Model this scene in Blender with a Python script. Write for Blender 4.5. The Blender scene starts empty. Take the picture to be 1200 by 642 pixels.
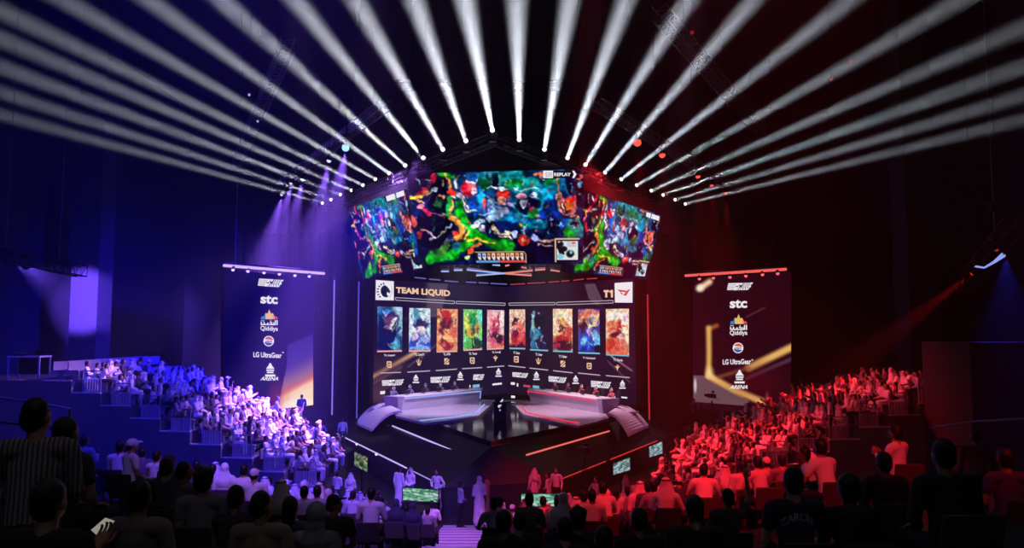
import bpy, bmesh, math, random
import numpy as np
from mathutils import Vector, Matrix, noise
random.seed(7)
R = math.radians
SC = bpy.context.scene
COL = SC.collection

# ------------------------------------------------------------------ camera
F = 880.0                       # focal length in pixels of a 1200 px wide frame
TH = math.atan(69 / F)          # slight upward tilt
CZ = 7.9                        # eye height above the arena floor
FWD = Vector((0, math.cos(TH), math.sin(TH)))
UP = Vector((0, -math.sin(TH), math.cos(TH)))
RT = Vector((1, 0, 0))
CAM = Vector((0, 0, CZ))
def ray(px, py): return RT * ((px - 600) / F) + UP * ((321 - py) / F) + FWD
def P(px, py, D):
    d = ray(px, py); return CAM + d * (D / d.y)
def PZ(px, py, z):
    d = ray(px, py); return CAM + d * ((z - CZ) / d.z)
cd = bpy.data.cameras.new('camera')
cam = bpy.data.objects.new('camera', cd); COL.objects.link(cam)
cam.location = CAM; cam.rotation_euler = (math.pi / 2 + TH, 0, 0)
cd.sensor_width = 36; cd.lens = F / 1200 * 36; cd.clip_end = 300
SC.camera = cam
SC.view_settings.view_transform = 'Standard'
SC.view_settings.look = 'None'
SC.view_settings.gamma = 1.0
SC.view_settings.exposure = 0.0
SC.view_settings.use_curve_mapping = False
SC.cycles.use_denoising = True
SC.cycles.use_adaptive_sampling = False
SC.cycles.max_bounces = 5
SC.cycles.diffuse_bounces = 2
SC.cycles.glossy_bounces = 3
SC.cycles.volume_bounces = 0
SC.cycles.sample_clamp_indirect = 0.0
W = bpy.data.worlds.new('dark_hall'); SC.world = W; W.use_nodes = True
W.node_tree.nodes['Background'].inputs[0].default_value = (0.002, 0.002, 0.006, 1)
W.node_tree.nodes['Background'].inputs[1].default_value = 0.3

# --------------------------------------------------------------- materials
def s2l(c):
    return tuple((x / 12.92 if x <= 0.04045 else ((x + 0.055) / 1.055) ** 2.4) for x in [v / 255.0 for v in c])
MATS = {}
def mat(name, rgb, rough=0.6, metal=0.0, var=0.15, scale=6.0, bump=0.0):
    """Principled surface with procedural colour variation."""
    if name in MATS: return MATS[name]
    m = bpy.data.materials.new(name); m.use_nodes = True; MATS[name] = m
    nt = m.node_tree; b = nt.nodes['Principled BSDF']
    b.inputs['Roughness'].default_value = rough; b.inputs['Metallic'].default_value = metal
    tc = nt.nodes.new('ShaderNodeTexCoord')
    n = nt.nodes.new('ShaderNodeTexNoise'); n.inputs['Scale'].default_value = scale; n.inputs['Detail'].default_value = 3
    nt.links.new(tc.outputs['Object'], n.inputs['Vector'])
    mx = nt.nodes.new('ShaderNodeMix'); mx.data_type = 'RGBA'
    c = s2l(rgb)
    mx.inputs[6].default_value = (*[x * (1 - var) for x in c], 1)
    mx.inputs[7].default_value = (*[min(1, x * (1 + var)) for x in c], 1)
    nt.links.new(n.outputs['Fac'], mx.inputs[0]); nt.links.new(mx.outputs[2], b.inputs['Base Color'])
    if bump:
        bp = nt.nodes.new('ShaderNodeBump'); bp.inputs['Strength'].default_value = bump
        nt.links.new(n.outputs['Fac'], bp.inputs['Height']); nt.links.new(bp.outputs[0], b.inputs['Normal'])
    return m
def glow(name, rgb, s=1.0, light=False):
    if name in MATS: return MATS[name]
    m = bpy.data.materials.new(name); m.use_nodes = True; MATS[name] = m
    nt = m.node_tree; nt.nodes.clear()
    o = nt.nodes.new('ShaderNodeOutputMaterial'); e = nt.nodes.new('ShaderNodeEmission')
    e.inputs[0].default_value = (*s2l(rgb), 1); e.inputs[1].default_value = s
    nt.links.new(e.outputs[0], o.inputs[0])
    if not light: m.cycles.emission_sampling = 'NONE'
    return m
def screen_mat():
    if 'screen_image' in MATS: return MATS['screen_image']
    m = bpy.data.materials.new('screen_image'); m.use_nodes = True; MATS['screen_image'] = m
    nt = m.node_tree; nt.nodes.clear()
    o = nt.nodes.new('ShaderNodeOutputMaterial'); e = nt.nodes.new('ShaderNodeEmission')
    a = nt.nodes.new('ShaderNodeAttribute'); a.attribute_name = 'picture'
    nt.links.new(a.outputs['Color'], e.inputs[0]); nt.links.new(e.outputs[0], o.inputs[0])
    e.inputs[1].default_value = 1.0
    m.cycles.emission_sampling = 'NONE'
    return m
def objcol_mat(name, rough=0.85, stripes=False, weave=90):
    """Cloth whose colour is the object's own colour, with a fine procedural weave."""
    if name in MATS: return MATS[name]
    m = bpy.data.materials.new(name); m.use_nodes = True; MATS[name] = m
    nt = m.node_tree; b = nt.nodes['Principled BSDF']; b.inputs['Roughness'].default_value = rough
    oi = nt.nodes.new('ShaderNodeObjectInfo'); tc = nt.nodes.new('ShaderNodeTexCoord')
    n = nt.nodes.new('ShaderNodeTexNoise'); n.inputs['Scale'].default_value = 9; n.inputs['Detail'].default_value = 3
    nt.links.new(tc.outputs['Object'], n.inputs['Vector'])
    mx = nt.nodes.new('ShaderNodeMix'); mx.data_type = 'RGBA'; mx.blend_type = 'MULTIPLY'
    mx.inputs[0].default_value = 1
    r = nt.nodes.new('ShaderNodeMapRange'); r.inputs['To Min'].default_value = 0.75; r.inputs['To Max'].default_value = 1.1
    src = n.outputs['Fac']
    if stripes:
        w = nt.nodes.new('ShaderNodeTexWave'); w.inputs['Scale'].default_value = 11; w.bands_direction = 'X'
        w.inputs['Distortion'].default_value = 1.5
        nt.links.new(tc.outputs['Object'], w.inputs['Vector']); src = w.outputs['Fac']
        r.inputs['To Min'].default_value = 0.15
    nt.links.new(src, r.inputs['Value'])
    nt.links.new(oi.outputs['Color'], mx.inputs[6]); nt.links.new(r.outputs[0], mx.inputs[7])
    nt.links.new(mx.outputs[2], b.inputs['Base Color'])
    return m
def skin_mat():
    if 'skin' in MATS: return MATS['skin']
    m = bpy.data.materials.new('skin'); m.use_nodes = True; MATS['skin'] = m
    nt = m.node_tree; b = nt.nodes['Principled BSDF']; b.inputs['Roughness'].default_value = 0.55
    oi = nt.nodes.new('ShaderNodeObjectInfo')
    cr = nt.nodes.new('ShaderNodeValToRGB')
    cr.color_ramp.elements[0].color = (*s2l((122, 82, 60)), 1); cr.color_ramp.elements[1].color = (*s2l((205, 160, 130)), 1)
    nt.links.new(oi.outputs['Random'], cr.inputs[0]); nt.links.new(cr.outputs[0], b.inputs['Base Color'])
    return m

BLACK = mat('black_paint', (14, 14, 16), 0.55, var=.3)
STEEL = mat('rigging_metal', (150, 150, 158), 0.35, 0.9)
DARKM = mat('dark_metal', (40, 40, 46), 0.4, 0.8)
FIXT = mat('lamp_housing', (22, 22, 26), 0.4, 0.3)
FABRIC = mat('seat_fabric', (70, 62, 66), 0.85, var=.25, scale=30)

# ------------------------------------------------------------ mesh builder
class MB:
    def __init__(s): s.v = []; s.f = []; s.m = []
    def add(s, vs, fs, mi=0):
        b = len(s.v); s.v += [tuple(v) for v in vs]
        for f in fs: s.f.append(tuple(b + i for i in f)); s.m.append(mi)
        return s
    def box(s, c, size, rz=0, M=None, mi=0):
        hx, hy, hz = size[0] / 2, size[1] / 2, size[2] / 2
        vs = [Vector((x, y, z)) for z in (-hz, hz) for y in (-hy, hy) for x in (-hx, hx)]
        m = M or Matrix.Rotation(rz, 3, 'Z')
        vs = [m @ v + Vector(c) for v in vs]
        return s.add(vs, [(0, 2, 3, 1), (4, 5, 7, 6), (0, 1, 5, 4), (2, 6, 7, 3), (0, 4, 6, 2), (1, 3, 7, 5)], mi)
    def tube(s, p0, p1, r0, r1=None, n=8, mi=0):
        p0, p1 = Vector(p0), Vector(p1); r1 = r0 if r1 is None else r1
        d = (p1 - p0).normalized(); a = d.orthogonal().normalized(); b = d.cross(a)
        vs = []
        for p, r in ((p0, r0), (p1, r1)):
            for i in range(n):
                t = 2 * math.pi * i / n; vs.append(p + (a * math.cos(t) + b * math.sin(t)) * r)
        fs = [(i, (i + 1) % n, n + (i + 1) % n, n + i) for i in range(n)] + [tuple(range(n - 1, -1, -1)), tuple(range(n, 2 * n))]
        return s.add(vs, fs, mi)
    def path(s, pts, r, n=6, mi=0):
        """A tube that follows a polyline; r a number or one per point."""
        pts = [Vector(p) for p in pts]; k = len(pts)
        rs = r if isinstance(r, (list, tuple)) else [r] * k
        vs = []; a = None
        for i, p in enumerate(pts):
            d = (pts[min(i + 1, k - 1)] - pts[max(i - 1, 0)]).normalized()
            a = d.orthogonal().normalized() if a is None else (a - d * a.dot(d)).normalized()
            b = d.cross(a)
            vs += [p + (a * math.cos(2 * math.pi * j / n) + b * math.sin(2 * math.pi * j / n)) * rs[i] for j in range(n)]
        fs = [(i * n + j, i * n + (j + 1) % n, (i + 1) * n + (j + 1) % n, (i + 1) * n + j) for i in range(k - 1) for j in range(n)]
        fs += [tuple(range(n - 1, -1, -1)), tuple((k - 1) * n + j for j in range(n))]
        return s.add(vs, fs, mi)
    def ell(s, c, r, nu=12, nv=8, M=None, mi=0):
        vs = []; c = Vector(c)
        for i in range(nv + 1):
            ph = math.pi * i / nv
            for j in range(nu):
                th = 2 * math.pi * j / nu
                p = Vector((r[0] * math.sin(ph) * math.cos(th), r[1] * math.sin(ph) * math.sin(th), r[2] * math.cos(ph)))
                vs.append((M @ p if M else p) + c)
        fs = []
        for i in range(nv):
            for j in range(nu):
                a, b = i * nu + j, i * nu + (j + 1) % nu
                fs.append((a, a + nu, b + nu, b))
        return s.add(vs, fs, mi)
    def prism(s, poly, off, mi=0):
        """Closed solid: a polygon (list of points) swept along a vector."""
        n = len(poly); a = [Vector(p) for p in poly]; o = Vector(off)
        vs = a + [p + o for p in a]
        fs = [tuple(range(n - 1, -1, -1)), tuple(range(n, 2 * n))] + [(i, (i + 1) % n, n + (i + 1) % n, n + i) for i in range(n)]
        return s.add(vs, fs, mi)
    def quad(s, a, b, c, d, mi=0): return s.add([a, b, c, d], [(0, 1, 2, 3)], mi)
    def mesh(s, name, mats):
        me = bpy.data.meshes.new(name); me.from_pydata(s.v, [], s.f)
        for m in (mats if isinstance(mats, (list, tuple)) else [mats]): me.materials.append(m)
        if any(s.m): me.polygons.foreach_set('material_index', s.m)
        bm = bmesh.new(); bm.from_mesh(me); bmesh.ops.recalc_face_normals(bm, faces=bm.faces); bm.to_mesh(me); bm.free()
        return me
    def build(s, name, mats, parent=None, smooth=False, bevel=0.0):
        me = s.mesh(name, mats); o = bpy.data.objects.new(name, me); COL.objects.link(o)
        if smooth:
            for p in me.polygons: p.use_smooth = True
        if bevel:
            b = o.modifiers.new('bevel', 'BEVEL'); b.width = bevel; b.segments = 2; b.limit_method = 'ANGLE'
        if parent is not None: attach(o, parent)
        return o
def attach(o, parent):
    o.parent = parent
    o.matrix_parent_inverse = parent_world(parent).inverted()
def parent_world(o):
    m = Matrix.LocRotScale(o.location, o.rotation_euler, o.scale)
    return (parent_world(o.parent) @ o.matrix_parent_inverse @ m) if o.parent else m
def thing(name, label, cat, loc=(0, 0, 0), rz=0, group=None):
    o = bpy.data.objects.new(name, None); COL.objects.link(o)
    o.location = loc; o.rotation_euler = (0, 0, rz); o.empty_display_size = 0.2
    return tag(o, label, cat, group)
def tag(o, label, cat, group=None):
    o['label'] = label; o['category'] = cat
    if group: o['group'] = group
    return o
def struct(o, label, cat):
    o['kind'] = 'structure'; o['label'] = label; o['category'] = cat; return o
def dup(root, loc, rz=0, label=None, group=None, sc=1.0, rot=None):
    r = root.copy(); COL.objects.link(r); r.location = loc; r.rotation_euler = rot or (0, 0, rz); r.scale = (sc, sc, sc)
    if label: r['label'] = label
    if group: r['group'] = group
    for ch in root.children:
        c = ch.copy(); COL.objects.link(c); c.parent = r
        for g in ch.children:
            d = g.copy(); COL.objects.link(d); d.parent = c
    return r
ORD = ['zeroth', 'first', 'second', 'third', 'fourth', 'fifth', 'sixth', 'seventh', 'eighth', 'ninth', 'tenth', 'eleventh', 'twelfth', 'thirteenth', 'fourteenth', 'fifteenth', 'sixteenth', 'seventeenth', 'eighteenth', 'nineteenth', 'twentieth']

# ------------------------------------------- painting on the LED walls
class Paint:
    """What an LED wall shows, as colours over the wall's own picture coordinates (pixels of the feed)."""
    def __init__(s, x0, y0, x1, y1, nx, ny, base):
        s.X, s.Y = np.meshgrid(np.linspace(x0, x1, nx), np.linspace(y0, y1, ny)); s.nx, s.ny = nx, ny
        s.c = np.zeros((ny, nx, 3)); s.c[:] = base
    def mix(s, a, col): s.c += a[..., None] * (np.array(col, float) - s.c)
    def e(s, cx, cy, rx, ry, col, rot=0, soft=.35, k=1.0):
        c, n = math.cos(R(rot)), math.sin(R(rot))
        dx, dy = s.X - cx, s.Y - cy
        d = np.sqrt(((dx * c + dy * n) / rx) ** 2 + ((-dx * n + dy * c) / ry) ** 2)
        s.mix(np.clip((1 - d) / soft + .5, 0, 1) * k, col); return s
    def ring(s, cx, cy, rx, ry, w, col, k=1.0):
        d = np.sqrt(((s.X - cx) / rx) ** 2 + ((s.Y - cy) / ry) ** 2)
        s.mix(np.clip(1.3 - abs(d - 1) / w, 0, 1) * k, col); return s
    def st(s, pts, w, col, soft=.5, k=1.0):
        d = np.full(s.X.shape, 1e9)
        for (ax, ay), (bx, by) in zip(pts, pts[1:]):
            vx, vy = bx - ax, by - ay; t = np.clip(((s.X - ax) * vx + (s.Y - ay) * vy) / (vx * vx + vy * vy + 1e-9), 0, 1)
            d = np.minimum(d, np.hypot(s.X - ax - t * vx, s.Y - ay - t * vy))
        s.mix(np.clip((w - d) / (w * soft) + .0, 0, 1) * k, col); return s
    def box(s, x0, y0, x1, y1, col, k=1.0):
        s.mix(((s.X >= x0) & (s.X <= x1) & (s.Y >= y0) & (s.Y <= y1)).astype(float) * k, col); return s
    def poly(s, pts, col, k=1.0):
        ins = np.zeros(s.X.shape, bool); n = len(pts)
        for i in range(n):
            (ax, ay), (bx, by) = pts[i], pts[(i + 1) % n]
            if ay == by: continue
            ins ^= ((ay > s.Y) != (by > s.Y)) & (s.X < (bx - ax) * (s.Y - ay) / (by - ay) + ax)
        s.mix(ins.astype(float) * k, col); return s
    def grain(s, amp, seed=1, cells=(40, 20)):
        rg = np.random.RandomState(seed)
        g = rg.rand(cells[1] + 2, cells[0] + 2)
        u = np.linspace(0, cells[0], s.nx); v = np.linspace(0, cells[1], s.ny)
        iu = u.astype(int); iv = v.astype(int); fu = u - iu; fv = (v - iv)[:, None]
        a = g[np.ix_(iv, iu)] * (1 - fu) + g[np.ix_(iv, iu + 1)] * fu
        b = g[np.ix_(iv + 1, iu)] * (1 - fu) + g[np.ix_(iv + 1, iu + 1)] * fu
        n = a * (1 - fv) + b * fv
        s.c *= (1 + amp * (n - .5) * 2)[..., None]; return s
    def mesh(s, name, pos, gain=1.0):
        """pos(u, v) gives the point on the wall; u to the picture's right, v down."""
        nx, ny = s.nx, s.ny
        vs = [tuple(pos(i / (nx - 1), j / (ny - 1))) for j in range(ny) for i in range(nx)]
        fs = [(j * nx + i, (j + 1) * nx + i, (j + 1) * nx + i + 1, j * nx + i + 1) for j in range(ny - 1) for i in range(nx - 1)]
        me = bpy.data.meshes.new(name); me.from_pydata(vs, [], fs)
        at = me.color_attributes.new('picture', 'FLOAT_COLOR', 'POINT')
        x = np.clip(s.c, 0, 255) / 255; lin = np.where(x <= .04045, x / 12.92, ((x + .055) / 1.055) ** 2.4) * gain
        at.data.foreach_set('color', np.concatenate([lin, np.ones((ny, nx, 1))], 2).ravel())
        me.materials.append(screen_mat())
        return me
class Wall:
    """A flat screen plane; at(px, py) finds the point of the plane seen there, lifted off it towards the hall."""
    def __init__(s, p, q, r):      # three points on it
        s.o = Vector(p); s.n = (Vector(q) - s.o).cross(Vector(r) - s.o).normalized()
        if s.n.dot(CAM - s.o) < 0: s.n = -s.n
    def at(s, px, py, lift=0.0):
        d = ray(px, py); o = s.o + s.n * lift
        return CAM + d * ((o - CAM).dot(s.n) / d.dot(s.n))
def text_verts(txt, bold=0.0, spacing=1.0, shear=0.0):
    c = bpy.data.curves.new('t', 'FONT'); c.body = txt; c.offset = bold; c.space_character = spacing; c.resolution_u = 3; c.shear = shear
    o = bpy.data.objects.new('t', c); COL.objects.link(o)
    dg = bpy.context.evaluated_depsgraph_get(); dg.update()
    me = bpy.data.meshes.new_from_object(o.evaluated_get(dg))
    vs = np.array([v.co[:] for v in me.vertices]) if len(me.vertices) else np.zeros((0, 3)); fs = [tuple(p.vertices) for p in me.polygons]
    bpy.data.objects.remove(o); bpy.data.curves.remove(c); bpy.data.meshes.remove(me)
    return vs, fs
def text_on(wall, txt, x0, y0, x1, y1, m, parent, name='lettering', bold=0.02, slant=0.0, lift=.03, mb=None, dy=0.0):
    """Lettering fitted to a box on a wall (pixel frame x0..x1, baseline y1, cap top y0); dy: how far the right end drops."""
    vs, fs = text_verts(txt, bold)
    if not len(vs): return None
    lo, hi = vs.min(0), vs.max(0)
    b = mb or MB(); out = []
    for v in vs:
        a = (v[0] - lo[0]) / (hi[0] - lo[0]); t = (v[1] - lo[1]) / (hi[1] - lo[1])
        out.append(wall.at(x0 + a * (x1 - x0) + slant * t, y1 + (y0 - y1) * t + dy * a, lift))
    b.add(out, fs)
    return None if mb else b.build(name, m, parent)
def flat_on(wall, polys, m, parent, name, lift=.02, thick=0.0):
    b = MB()
    for poly in polys:
        pts = [wall.at(x, y, lift) for x, y in poly]
        b.add(pts, [tuple(range(len(pts)))])
    return b.build(name, m, parent)
HAZE = .0024
BEAM_W = 370; BEAM_DEG = 2.9; WASH_LW = 210000; WASH_RW = 14000; SIDE_LW = 100000; SIDE_RW = 30000
KEY_L = 112000; KEY_R = 68000; FLOOD_L = 36000; FLOOD_R = 2500; POOL_L = 24000; POOL_R = 20000; POOL_C = 30000; DESK_FILL = 21000; BACK_L = 65000
FOH_L = 24000; FOH_R = 28000; FOH_C = 18000; NEAR_FILL = 40; FRONT_L = 13000; FRONT_R = 16000
# ------------------------------------------------------------------ people
def V3(p): return np.array(p, float)
def cap(p0, p1, r0, r1, layer, sy=1.0): return ('cap', V3(p0), V3(p1), r0, r1, layer, sy)
def ell(c, r, layer): return ('ell', V3(c), V3(r), layer)
def cap_mesh(mb, p0, p1, r0, r1, sy, n=12):
    d = Vector(p1 - p0); L = d.length; d.normalize()
    a = d.orthogonal().normalized(); b = d.cross(a)
    if abs(d.z) > .7:                       # near-vertical: rings align with x and y so that sy flattens front to back
        a = Vector((1, 0, 0)); a = (a - d * a.dot(d)).normalized(); b = d.cross(a)
    rings = []
    for k in range(4): t = -math.pi / 2 + math.pi / 2 * k / 3; rings.append((math.sin(t) * r0, math.cos(t) * r0))
    for k in range(4): t = math.pi / 2 * k / 3; rings.append((L + math.sin(t) * r1, math.cos(t) * r1))
    vs = []
    for h, r in rings:
        for j in range(n):
            t = 2 * math.pi * j / n
            vs.append(Vector(p0) + d * h + a * (math.cos(t) * max(r, .001)) + b * (math.sin(t) * max(r, .001) * sy))
    m = len(rings)
    fs = [(i * n + j, i * n + (j + 1) % n, (i + 1) * n + (j + 1) % n, (i + 1) * n + j) for i in range(m - 1) for j in range(n)]
    fs += [tuple(range(n - 1, -1, -1)), tuple((m - 1) * n + j for j in range(n))]
    mb.add(vs, fs)
def elem_dist(e, p):
    if e[0] == 'cap':
        _, a, b, r0, r1, _, sy = e
        q = p.copy(); d = b - a; L2 = d.dot(d)
        t = np.clip(((q - a) @ d) / L2, 0, 1); c = a + t[:, None] * d; w = q - c
        if abs(d[2]) > .7 * math.sqrt(L2): w = w * np.array([1, 1 / sy, 1])
        return np.linalg.norm(w, axis=1) - (r0 + t * (r1 - r0))
    _, c, r, _ = e
    return (np.linalg.norm((p - c) / r, axis=1) - 1) * r.min()
def fuse(elems, voxel, ratio, smooth=3):
    mb = MB()
    for e in elems:
        if e[0] == 'cap': cap_mesh(mb, e[1], e[2], e[3], e[4], e[6])
        else: mb.ell(e[1], e[2], 14, 10)
    me = mb.mesh('tmp', [])
    o = bpy.data.objects.new('tmp', me); COL.objects.link(o)
    m = o.modifiers.new('r', 'REMESH'); m.mode = 'VOXEL'; m.voxel_size = voxel; m.use_smooth_shade = True
    if smooth: s = o.modifiers.new('s', 'SMOOTH'); s.iterations = smooth; s.factor = .5
    if ratio < 1: d = o.modifiers.new('d', 'DECIMATE'); d.ratio = ratio
    dg = bpy.context.evaluated_depsgraph_get(); dg.update()
    out = bpy.data.meshes.new_from_object(o.evaluated_get(dg))
    bpy.data.objects.remove(o); bpy.data.meshes.remove(me)
    return out
CLOTH = objcol_mat('cloth'); SKIN = skin_mat()
HAIR = mat('dark_hair', (16, 12, 11), .55, var=.5, scale=60)
TROUS = mat('dark_trousers', (32, 32, 44), .8, var=.3)
SHOE = mat('shoe_leather', (30, 24, 22), .45)
SCARFW = mat('white_headcloth', (225, 222, 226), .85, var=.1, scale=12)
STRIPE = objcol_mat('striped_shirt_cloth', stripes=True)
EYE = mat('eye_dark', (18, 14, 14), .3)
LIP = mat('lip', (120, 62, 58), .5)
LAYER_MAT = {'body': SKIN, 'top': CLOTH, 'bottom': TROUS, 'robe': CLOTH, 'hair': HAIR, 'scarf': SCARFW, 'hood': CLOTH, 'shoes': SHOE, 'band': HAIR, 'eye': EYE, 'lip': LIP}
def hand_mesh(mb, wrist, fwd, palm, side, curl=.5):
    """Palm, four separate bent fingers and a thumb from the side of the palm; side=+1 puts the thumb along fwd x palm."""
    w, f, pn = Vector(wrist), Vector(fwd).normalized(), Vector(palm).normalized()
    pn = (pn - f * pn.dot(f)).normalized(); s = f.cross(pn) * side
    Mx = Matrix((s, f, pn)).transposed()
    mb.ell(w + f * .048, (.041, .056, .017), 10, 6, Mx)
    for k, (ox, ln) in enumerate(((.030, .072), (.010, .080), (-.010, .074), (-.029, .058))):
        p = w + f * (.088 if k in (1, 2) else .080) + s * ox; d = f.copy(); pts = [p - f * .02, p]
        for j in range(3):
            a = curl * (.45 + .35 * j); d = (f * math.cos(a * (j + 1) * .55) + pn * math.sin(a * (j + 1) * .55)).normalized()
            p = p + d * ln * (.45, .32, .23)[j]; pts.append(p)
        mb.path(pts, [.0085, .009, .0085, .0078, .006], 6)
    p = w + f * .022 + s * .030
    mb.path([p, p + (s * .7 + f * .7) * .035, p + (s * .7 + f * .7) * .035 + (s * .25 + f * .85 + pn * .35) * .034, p + (s * .7 + f * .7) * .035 + (s * .15 + f * .8 + pn * .6) * .056], [.013, .012, .0105, .008], 6)
def head_elems(c, lean=0.0, style='hair', face=True):
    """Head with skull, jaw, nose, ears and brow on a neck that ends at c (head centre); styles: hair, long, curly, scarf, hijab, hood, cap, bald."""
    x, y, z = c; E_ = []
    def e(dx, dy, dz, r, l): E_.append(ell((x + dx, y + dy, z + dz), r, l))
    e(0, -.012, .02, (.076, .095, .098), 'body'); e(0, .030, -.035, (.062, .066, .080), 'body'); e(0, .055, -.085, (.036, .036, .030), 'body')
    if face:
        e(0, .098, -.022, (.013, .018, .022), 'body'); e(0, .086, .005, (.010, .014, .030), 'body')
        for s in (-1, 1):
            e(s * .078, -.005, -.015, (.012, .022, .032), 'body')
            e(s * .030, .078, .012, (.015, .016, .010), 'eye')
        e(0, .091, -.058, (.022, .010, .008), 'lip')
    if style in ('hair', 'curly', 'long', 'beard'):
        k = {'hair': 1, 'beard': 1, 'curly': 1.17, 'long': 1.05}[style]
        e(0, -.026, .035, (.084 * k, .098 * k, .096 * k), 'hair'); e(0, -.052, -.02, (.078 * k, .066 * k, .085 * k), 'hair')
        if style == 'long':
            E_.append(cap((x, y - .06, z), (x, y - .085, z - .22), .085, .07, 'hair', .55))
        if style == 'curly':
            rg = random.Random(3)
            for i in range(16):
                t = rg.uniform(0, 6.28); q = rg.uniform(.05, 1)
                e(math.cos(t) * .085 * math.sqrt(q), -.03 + math.sin(t) * .09 * math.sqrt(q), .06 + .075 * (1 - q), (.032, .032, .03), 'hair')
        if style == 'beard': e(0, .05, -.085, (.05, .045, .034), 'hair')
    if style == 'scarf':
        e(0, -.022, .033, (.094, .108, .100), 'scarf')
        E_.append(cap((x, y - .05, z + .02), (x, y - .09, z - .27), .098, .165, 'scarf', .55))
        for s in (-1, 1): E_.append(cap((x + s * .088, y + .01, z), (x + s * .135, y + .05, z - .26), .030, .05, 'scarf'))
        for i in range(10):
            a, b = 2 * math.pi * i / 10, 2 * math.pi * (i + 1) / 10
            E_.append(cap((x + .086 * math.cos(a), y - .02 + .102 * math.sin(a), z + .085), (x + .086 * math.cos(b), y - .02 + .102 * math.sin(b), z + .085), .013, .013, 'band'))
    if style == 'hijab':
        e(0, -.02, .03, (.092, .108, .105), 'hood'); e(0, .0, -.07, (.088, .09, .07), 'hood')
        E_.append(cap((x, y - .03, z - .06), (x, y - .03, z - .26), .095, .185, 'hood', .7))
        e(0, .055, -.015, (.058, .052, .068), 'body')
    if style == 'hood':
        e(0, -.025, .03, (.105, .118, .120), 'hood'); e(0, -.04, -.08, (.10, .10, .09), 'hood')
        E_.append(cap((x, y - .05, z - .1), (x, y - .06, z - .24), .10, .15, 'hood', .7))
    if style == 'cap':
        e(0, -.02, .045, (.090, .104, .085), 'scarf'); E_.append(cap((x - .04, y + .10, z + .055), (x + .04, y + .10, z + .055), .035, .035, 'scarf', .3))
        e(0, .125, .052, (.062, .062, .010), 'scarf'); e(0, -.05, -.02, (.075, .062, .07), 'hair')
    if style == 'headset':
        e(0, -.026, .035, (.084, .098, .096), 'hair'); e(0, -.052, -.02, (.078, .066, .085), 'hair')
    return E_
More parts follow.
